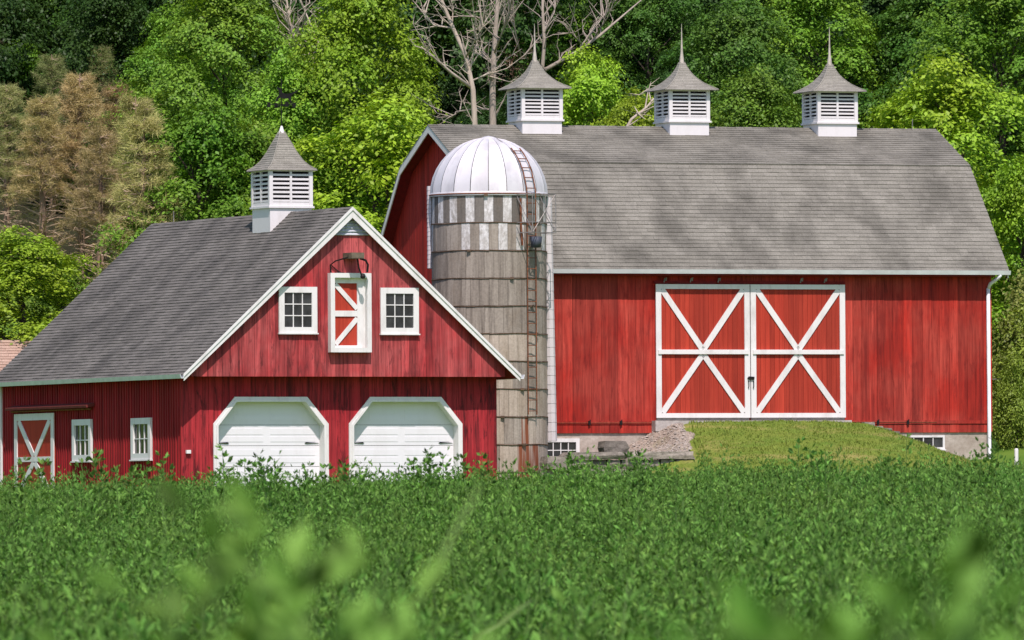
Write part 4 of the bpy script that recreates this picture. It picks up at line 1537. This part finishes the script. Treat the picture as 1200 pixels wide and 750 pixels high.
pine('p1', 21, 7.0, 1.7)
pine('p2', 22, 8.0, 1.9)
PINES = [('p2', 95, 82, 284, (.44, .345, .155), 'brownish pine with a thick bare trunk left of the garage ridge'),
         ('p1', 50, 112, 283, (.41, .335, .14), 'thin brown pine second from the left photo edge'),
         ('p1', 138, 98, 286, (.50, .37, .17), 'tan brown pine nearest the garage ridge end'),
         ('p2', 8, 95, 285, (.34, .36, .13), 'olive brown pine cut by the left photo edge'),
         ('p2', 62, 60, 293, (.26, .30, .10), 'olive pine standing behind the brown pines'),
         ('p1', 160, 112, 280, (.42, .41, .14), 'faded yellow brown pine beside the mid green tree'),
         ('p2', 120, 50, 297, (.25, .31, .10), 'grey green pine above the brown pine group'),
         ('p1', 170, 136, 272, (.44, .42, .15), 'yellowish pine closest to the upper end of the garage roof'),
         ('p1', 118, 150, 279, (.48, .36, .17), 'low tan pine in front of the thick bare pine trunk'),
         ('p2', 545, -40, 303, (.28, .28, .13), 'dull pine behind the bare pale trunks above the barn'),
         ('p2', 600, -30, 306, (.30, .27, .14), 'brownish pine right of the bare pale trunks')]
for (k, u, t, Y, c, lab) in PINES:
    tm, cm, H, bm_ = PROTO[k]
    x, zt = px(u, t, Y)
    zb = float(gz(x, Y))
    s = (zt - zb) / H
    o = thing('pine_tree', (x, Y, zb), random.uniform(0, 6.28), lab, 'pine tree', 'sparse pines on the slope')
    o.scale = (s * 1.05, s * 1.05, s)
    link('trunk', tm, o)
    br = link('branches', bm_, o)
    br['kind'] = 'stuff'
    c_ = link('crown', cm, o)
    c_.color = (*c, 1)


# bare trees: trunks and limbs traced as 3-D polylines, twigs grown on them
def bare(name, label, Y, trunk, limbs, m, ntw=60, seed=1, r0=.15):
    rg = random.Random(seed)
    x0, _ = px(trunk[0][0], 0, Y)
    zb = float(gz(x0, Y))
    o = thing(name, (x0, Y, zb), 0, label, 'bare tree', 'bare pale trees behind the barn')
    yy = lambda u, v: (((u * 7919 + v * 104729) % 100) / 100 - .5)

    def loc(u, v, dy):
        x, z = px(u, v, Y)
        return Vector((x - x0, dy, z - zb))
    t = M()
    pts = [Vector((0, 0, -.4))] + [loc(u, v, .15 * yy(u, v)) for u, v in trunk[1:]]
    t.tube(pts, [.66 * r0 * (1 - .7 * i / len(pts)) for i in range(len(pts))], 7)
    t.build('trunk', m, o, True)
    tips = [(pts[i], pts[i + 1]) for i in range(1, len(pts) - 1)]
    for li, l in enumerate(limbs):
        rr = l[0] * .58
        dirn = rg.choice((-1, 1))
        lp = [loc(u, v, dirn * .5 * i) for i, (u, v) in enumerate(l[1:])]
        M().tube(lp, [rr * (1 - .7 * i / max(1, len(lp) - 1)) for i in range(len(lp))], 6).build('limb', m, o, True)
        tips += [(lp[i], lp[i + 1]) for i in range(len(lp) - 1)]
    tw = M()
    for _ in range(ntw):
        a, b = rg.choice(tips)
        p = a.lerp(b, rg.random())
        d = (b - a).normalized() + Vector((rg.uniform(-1, 1), rg.uniform(-.8, .8), rg.uniform(-.4, .9)))
        d.normalize()
        L = rg.uniform(.4, 1.5)
        q = p + d * L * .5 + Vector((0, 0, rg.uniform(-.1, .15)))
        e = q + (d + Vector((rg.uniform(-.5, .5), rg.uniform(-.5, .5), rg.uniform(-.1, .5)))).normalized() * L * .5
        tw.tube([p, q, e], [.022, .014, .005], 4, False)
        for _k in range(3):
            g = q.lerp(e, rg.random())
            h = g + Vector((rg.uniform(-1, 1), rg.uniform(-1, 1), rg.uniform(-.4, .8))).normalized() * rg.uniform(.15, .5)
            tw.tube([g, h], [.009, .003], 3, False)
    w = tw.build('twigs', m, o)
    w['kind'] = 'stuff'


bare('bare_tree', 'pale bare tree with a forked leaning trunk left of the first barn cupola', 276,
     [(558, 0), (558, 150), (556, 105), (548, 65), (533, 32), (518, -5), (510, -30)],
     [(.10, (555, 103), (530, 85), (508, 66), (496, 57)), (.05, (548, 66), (560, 45), (572, 25)), (.05, (552, 95), (572, 86), (580, 90)),
      (.05, (533, 32), (512, 28), (500, 18), (498, 2))], BARK_PALE, 60, 3, .15)
bare('bare_tree', 'tall straight grey bare trunk just left of the first barn cupola', 277,
     [(579, 0), (579, 150), (579, 105), (581, 60), (584, 20), (588, -30)],
     [(.06, (579, 28), (560, 20), (540, 20), (524, 10)), (.05, (580, 75), (566, 62), (558, 60)), (.05, (581, 62), (590, 40), (598, 20), (603, -5)), (.05, (578, 128), (560, 126), (540, 128), (530, 134))],
     BARK_GREY, 60, 4, .19)
bare('bare_tree', 'bare tree whose long pale limb slants up right behind the first cupola spire', 284,
     [(632, 0), (634, 150), (636, 95), (640, 50), (638, 10), (640, -30)],
     [(.11, (640, 82), (678, 60), (705, 40), (730, 18), (755, -4)), (.05, (682, 55), (695, 38), (712, 14), (716, -6)), (.04, (700, 42), (714, 22), (722, 2)),
      (.05, (616, 65), (640, 36), (652, 12), (655, -8)), (.05, (613, 70), (606, 40), (603, 15), (598, -10)), (.04, (684, 52), (672, 40), (655, 40))],
     BARK_GREY, 70, 5, .13)
bare('bare_tree', 'bare whitish branches showing above the garage weathervane', 283.5,
     [(352, 0), (354, 120), (350, 78), (346, 45), (340, 15), (336, -20)],
     [(.07, (352, 78), (348, 50), (340, 28), (338, 8)), (.08, (390, 72), (375, 48), (364, 22), (352, -6)), (.05, (385, 75), (364, 62), (352, 42)), (.05, (350, 45), (360, 20), (362, -4)), (.04, (372, 45), (378, 20), (390, 12))],
     BARK_PALE, 50, 6, .09)
bare('bare_tree', 'broken bare branch poking up left of the middle barn cupola', 272,
     [(738, 0), (736, 150), (742, 140), (750, 134), (760, 126), (768, 116)],
     [(.045, (750, 134), (745, 124)), (.05, (748, 133), (757, 141)), (.03, (765, 120), (762, 105), (758, 100))], BARK_PALE, 6, 7, .09)


# far wood behind everything: one mass, instanced on points
def gn_scatter(obj, protos):
    ng = bpy.data.node_groups.new('scatter', 'GeometryNodeTree')
    ng.interface.new_socket('Geometry', in_out='INPUT', socket_type='NodeSocketGeometry')
    ng.interface.new_socket('Geometry', in_out='OUTPUT', socket_type='NodeSocketGeometry')
    gi, go = ng.nodes.new('NodeGroupInput'), ng.nodes.new('NodeGroupOutput')
    jn = ng.nodes.new('GeometryNodeJoinGeometry')

    def attr(nm, typ):
        a = ng.nodes.new('GeometryNodeInputNamedAttribute')
        a.data_type = typ
        a.inputs['Name'].default_value = nm
        return a.outputs['Attribute']
    var, rot, scl = attr('variant', 'INT'), attr('rot', 'FLOAT_VECTOR'), attr('scl', 'FLOAT_VECTOR')
    for i, p in enumerate(protos):
        oi = ng.nodes.new('GeometryNodeObjectInfo')
        oi.transform_space = 'ORIGINAL'
        oi.inputs['Object'].default_value = p
        oi.inputs['As Instance'].default_value = True
        cp = ng.nodes.new('FunctionNodeCompare')
        cp.data_type = 'INT'
        cp.operation = 'EQUAL'
        ng.links.new(var, cp.inputs[2])
        cp.inputs[3].default_value = i
        ip = ng.nodes.new('GeometryNodeInstanceOnPoints')
        ng.links.new(gi.outputs[0], ip.inputs['Points'])
        ng.links.new(cp.outputs[0], ip.inputs['Selection'])
        ng.links.new(oi.outputs['Geometry'], ip.inputs['Instance'])
        ng.links.new(rot, ip.inputs['Rotation'])
        ng.links.new(scl, ip.inputs['Scale'])
        ng.links.new(ip.outputs[0], jn.inputs[0])
    ng.links.new(jn.outputs[0], go.inputs[0])
    md = obj.modifiers.new('scatter', 'NODES')
    md.node_group = ng


def points_obj(name, P, var, rot, scl):
    me = bpy.data.meshes.new(name)
    me.vertices.add(len(P))
    me.vertices.foreach_set('co', P.astype(np.float32).ravel())
    a = me.attributes.new('variant', 'INT', 'POINT')
    a.data.foreach_set('value', var.astype(np.int32))
    a = me.attributes.new('rot', 'FLOAT_VECTOR', 'POINT')
    a.data.foreach_set('vector', rot.astype(np.float32).ravel())
    a = me.attributes.new('scl', 'FLOAT_VECTOR', 'POINT')
    a.data.foreach_set('vector', scl.astype(np.float32).ravel())
    me.update()
    return link(name, me)


def build_wood():
    rng = np.random.default_rng(12)
    pts = []
    for Y in (300, 308, 317, 327, 338, 350):
        hw = .0545 * Y + 12
        n = int(2 * hw / 4.2)
        for i in range(n):
            x = -hw + 2 * hw * (i + rng.uniform(.2, .8)) / n
            y = Y + rng.uniform(-3, 3)
            pts.append((x, y, float(gz(x, y)) - .3))
    # understorey that closes the gaps low down
    low = []
    for Y in (284, 289, 295, 300):
        hw = .0545 * Y + 10
        n = int(2 * hw / 2.4)
        for i in range(n):
            x = -hw + 2 * hw * (i + rng.uniform(.1, .9)) / n
            if x < -6.5 and Y < 290: continue
            y = Y + rng.uniform(-2, 2)
            low.append((x, y, float(gz(x, y)) - .2))
    crowns = {}
    for o in bpy.data.objects:
        if o.name.startswith('crown') and o.parent and o.parent.name.startswith('maple_tree'):
            crowns.setdefault(o.data.name, o)
    pr = list(crowns.values())[:4]
    P = np.array(pts + low)
    n = len(P)
    var = rng.integers(0, len(pr), n)
    rot = np.stack([np.zeros(n), np.zeros(n), rng.uniform(0, 6.28, n)], -1)
    s = np.where(np.arange(n) < len(pts), rng.uniform(.85, 1.2, n), rng.uniform(.28, .45, n))
    wide = rng.uniform(.8, 1.0, n)
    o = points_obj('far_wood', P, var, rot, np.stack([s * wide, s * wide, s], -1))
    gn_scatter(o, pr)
    o.color = (.038, .092, .016, 1)  # leaf colour darkened so the wood reads as shaded gaps
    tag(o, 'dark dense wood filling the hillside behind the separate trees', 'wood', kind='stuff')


build_wood()


# ------------------------------------------------------------------ alfalfa
def alfalfa_mesh(seed, h, stems, nodes, leaf, spread, full=0):
    rg = random.Random(seed)
    V, F, MI = [], [], []

    def leaflet(p, d, L, w):
        n = d.cross(Vector((rg.uniform(-1, 1), rg.uniform(-1, 1), rg.uniform(-.2, 1)))).normalized()
        up = n.cross(d).normalized()
        b = len(V)
        V.extend([tuple(p), tuple(p + d * L * .55 + n * w + up * w * .3), tuple(p + d * L), tuple(p + d * L * .55 - n * w + up * w * .3)])
        F.append((b, b + 1, b + 2, b + 3))
        MI.append(0)
    for s in range(stems):
        a = rg.uniform(0, 6.28)
        lean = rg.uniform(.1, 1) * spread
        hh = h * (1 if full and s == 0 else rg.uniform(.78, 1.05))
        base = Vector((rg.uniform(-.04, .04), rg.uniform(-.04, .04), 0))
        tip = base + Vector((math.cos(a) * lean, math.sin(a) * lean, hh))
        mid = base.lerp(tip, .5) + Vector((-math.cos(a) * lean * .15, -math.sin(a) * lean * .15, .02))

        def pt(t): return base * (1 - t) ** 2 + mid * 2 * t * (1 - t) + tip * t * t
        pv = [pt(t) for t in (0, .35, .7, 1)]
        for i in range(3):
            b = len(V)
            r = (.0055 if full else .0032) * (1 - .22 * i)
            for p, rr in ((pv[i], r), (pv[i + 1], r * .8)):
                for k in range(3):
                    V.append((p.x + rr * math.cos(k * 2.09), p.y + rr * math.sin(k * 2.09), p.z))
            for k in range(3):
                F.append((b + k, b + (k + 1) % 3, b + 3 + (k + 1) % 3, b + 3 + k))
                MI.append(1)
        for i in range(nodes):
            t = (.45 + .55 * ((i + rg.random() * .6) / nodes)) if full else .22 + .78 * (i + rg.random() * .6) / nodes
            p = pt(min(t, 1))
            g = i * 2.4 + rg.uniform(-.5, .5)
            pet = Vector((math.cos(g), math.sin(g), rg.uniform(.5, 1.7))).normalized()
            q = p + pet * leaf * rg.uniform(.5, 1.5) * (1.3 - .5 * t)
            for k in (-1, 0, 1):
                d = (pet + Vector((-math.sin(g), math.cos(g), 0)) * k * .75 + Vector((0, 0, rg.uniform(-.5, .6)))).normalized()
                L = leaf * rg.uniform(.75, 1.2) * (1.0 if full else 1.15 - .35 * t)
                leaflet(q, d, L, L * rg.uniform(.15, .21) * (1.25 if full else 1))
    me = bpy.data.meshes.new('alfalfa_plant')
    me.from_pydata(V, [], F)
    me.materials.append(CROP_LEAF)
    me.materials.append(STALK)
    me.polygons.foreach_set('material_index', MI)
    me.update()
    return me


BUSHY = [alfalfa_mesh(40 + i, .56, 5, 17, .040, .15) for i in range(5)]
TALL = [alfalfa_mesh(60, .80, 1, 20, .046, .05, 1), alfalfa_mesh(61, .72, 6, 20, .040, .15, 1), alfalfa_mesh(62, .76, 4, 20, .042, .11, 1)]
NEAR = [alfalfa_mesh(70, .78, 8, 26, .040, .07), alfalfa_mesh(71, .74, 6, 26, .037, .06)]


def sprig(me, u, top, Y, label, group, h0, name='alfalfa_plant', cat='alfalfa plant'):
    x, zt = px(u, top, Y)
    zb = float(gz(x, Y))
    o = link(name, me, None, (x, Y, zb - .01), (0, 0, random.uniform(0, 6.28)))
    s = (zt - zb) / h0
    o.scale = (min(s, 1.15) * 1.0, min(s, 1.15), s)
    return tag(o, label, cat, group)


EG = 'tall alfalfa sprigs standing above the crop'
SPR = [(2, 30, 543, 66, 'alfalfa sprig in front of the left side door of the garage'),
       (1, 127, 536, 68, 'tall alfalfa sprig between the two side windows of the garage'),
       (2, 152, 552, 67, 'short leafy alfalfa sprig below the right side window of the garage'),
       (1, 183, 548, 69, 'alfalfa sprig just right of the right side window'),
       (0, 200, 535, 68, 'slender alfalfa sprig before the garage corner'),
       (0, 264, 527, 70, 'tallest slender alfalfa sprig before the left garage door'),
       (2, 291, 546, 69, 'alfalfa sprig between the tallest sprig and the left door handles'),
       (1, 324, 537, 68, 'bushy alfalfa sprig over the handles of the left garage door'),
       (2, 362, 550, 70, 'low alfalfa sprig at the right edge of the left garage door'),
       (1, 424, 545, 68, 'bushy alfalfa sprig at the left edge of the right garage door'),
       (2, 484, 546, 70, 'alfalfa sprig under the handles of the right garage door'),
       (0, 503, 543, 69, 'thin alfalfa sprig right of the right garage door handles'),
       (1, 524, 533, 70, 'tall bushy alfalfa sprig at the right edge of the right garage door'),
       (2, 561, 540, 68, 'alfalfa sprig in front of the red strip beside the silo'),
       (1, 690, 538, 72, 'alfalfa sprig before the left part of the stone wall'),
       (2, 748, 538, 70, 'alfalfa sprig before the middle of the stone wall'),
       (0, 929, 522, 72, 'tall thin alfalfa sprig against the grass bank below the barn doors'),
       (1, 968, 533, 71, 'bushy alfalfa sprig against the middle of the grass bank'),
       (2, 1038, 546, 70, 'low alfalfa sprig on the right half of the grass bank'),
       (0, 1055, 519, 71, 'tall slender alfalfa sprig near the stone edging'),
       (1, 1141, 526, 72, 'leafy alfalfa sprig in front of the barn downspout')]
plants = []
H0 = (.80, .72, .76)
for (k, u, t, Y, lab) in SPR:
    plants.append(sprig(TALL[k], u, t - 3, Y, lab, EG, H0[k]))
BUSHOBJ = []
for i, (u, t, Y, lab) in enumerate(((100, 566, 62, 'low bushy alfalfa plant below the left side window of the garage'), (395, 566, 63, 'low bushy alfalfa plant below the gap between the garage doors'), (610, 560, 64, 'low bushy alfalfa plant at the foot of the silo'),
                                    (860, 552, 64, 'low bushy alfalfa plant below the left edge of the grass bank'), (1110, 556, 63, 'low bushy alfalfa plant below the right end of the stone edging'))):
    BUSHOBJ.append(sprig(BUSHY[i], u, t, Y, lab, EG, .56))
# blurred plants close to the lens
NG = 'blurred alfalfa plants close to the camera'
for (k, u, t, Y, lab) in [(0, 352, 556, 5.6, 'blurred alfalfa plant topped by a yellow green leaf left of centre'),
                          (1, 285, 620, 5.0, 'blurred alfalfa plant below and left of the tallest blurred one'),
                          (0, 398, 640, 5.3, 'blurred alfalfa plant leaning right of the tallest blurred one'),
                          (1, 150, 662, 6.0, 'faint blurred alfalfa plant in the lower left field'),
                          (1, 25, 650, 5.0, 'blurred alfalfa plant in the lower left corner'),
                          (0, 1010, 612, 4.3, 'large blurred alfalfa plant in the lower right field'),
                          (1, 925, 652, 4.6, 'blurred alfalfa plant left of the large lower right one'),
                          (0, 1075, 650, 4.2, 'blurred alfalfa plant right of the large lower right one'),
                          (1, 655, 722, 5.4, 'blurred alfalfa plant at the bottom centre')]:
    sprig(NEAR[k], u, t, Y, lab, NG, .81 if k == 0 else .77)


def blade(pts, w, label):
    m = M()
    x0, _ = px(pts[0][0], 0, pts[0][2])
    z0 = float(gz(x0, pts[0][2]))
    V, F = [], []
    pl = [Vector((0, 0, 0))]
    for (u, v, Y) in pts:
        x, z = px(u, v, Y)
        pl.append(Vector((x - x0, Y - pts[0][2], z - z0)))
    n = len(pl)
    for i, p in enumerate(pl):
        ww = w * (1 - (i / (n - 1)) ** 3) + .0008
        V += [tuple(p + Vector((-ww, .0, .0))), tuple(p + Vector((0, ww * .5, -ww * .2))), tuple(p + Vector((ww, 0, 0)))]
    for i in range(n - 1):
        for k in range(2):
            F.append((i * 3 + k, i * 3 + k + 1, i * 3 + 4 + k, i * 3 + 3 + k))
    m.v, m.f = V, F
    o = m.build('grass_blade', GRASS_BLADE, None, True, (x0, pts[0][2], z0))
    return tag(o, label, 'grass blade')


blade([(462, 748, 7.5), (500, 680, 7.5), (530, 625, 7.5), (553, 585, 7.6), (565, 562, 7.6)], .0016, 'long blurred grass blade slanting up towards the foot of the silo')
blade([(556, 745, 20), (585, 730, 20), (608, 712, 20.1), (626, 700, 20.2)], .010, 'short pale grass blade lying at the bottom centre of the field')


def build_crop():
    rng = np.random.default_rng(5)
    P = []
    for d0, d1, dens in ((9, 22, 12), (22, 34, 26), (34, 55, 23), (55, 85, 24), (85, 112, 12)):
        hw = .0545 * d1 + 3.2
        n = int((d1 - d0) * 2 * hw * dens)
        y = rng.uniform(d0, d1, n)
        x = rng.uniform(-1, 1, n) * hw
        keep = np.abs(x) < .0545 * y + 3
        P.append(np.stack([x[keep], y[keep]], -1))
    P = np.concatenate(P)
    z = gz(P[:, 0], P[:, 1]) - .02
    n = len(P)
    # heights wander in patches
    hgt = .92 + .14 * np.sin(P[:, 0] * 1.7 + np.sin(P[:, 1] * .9)) * np.sin(P[:, 1] * .8 + P[:, 0]) + .13 * np.sin(P[:, 0] * 5.3 + 2 * np.sin(P[:, 1] * 2.1)) * np.sin(P[:, 1] * 3.7) + rng.normal(0, .17, n)
    hgt = np.where(rng.random(n) < .02, hgt + .28, hgt)
    hgt = np.clip(hgt, .5, 1.5)
    hgt = np.where(P[:, 1] < 22, hgt * .9, hgt)
    w = rng.uniform(.85, 1.2, n)
    rot = np.stack([rng.normal(0, .1, n), rng.normal(0, .1, n), rng.uniform(0, 6.28, n)], -1)
    o = points_obj('alfalfa_crop', np.column_stack([P, z]), rng.integers(0, 5, n), rot, np.stack([w, w, hgt], -1))
    gn_scatter(o, BUSHOBJ)
    tag(o, 'dense green alfalfa crop filling the field before the buildings', 'crop', kind='stuff')


build_crop()
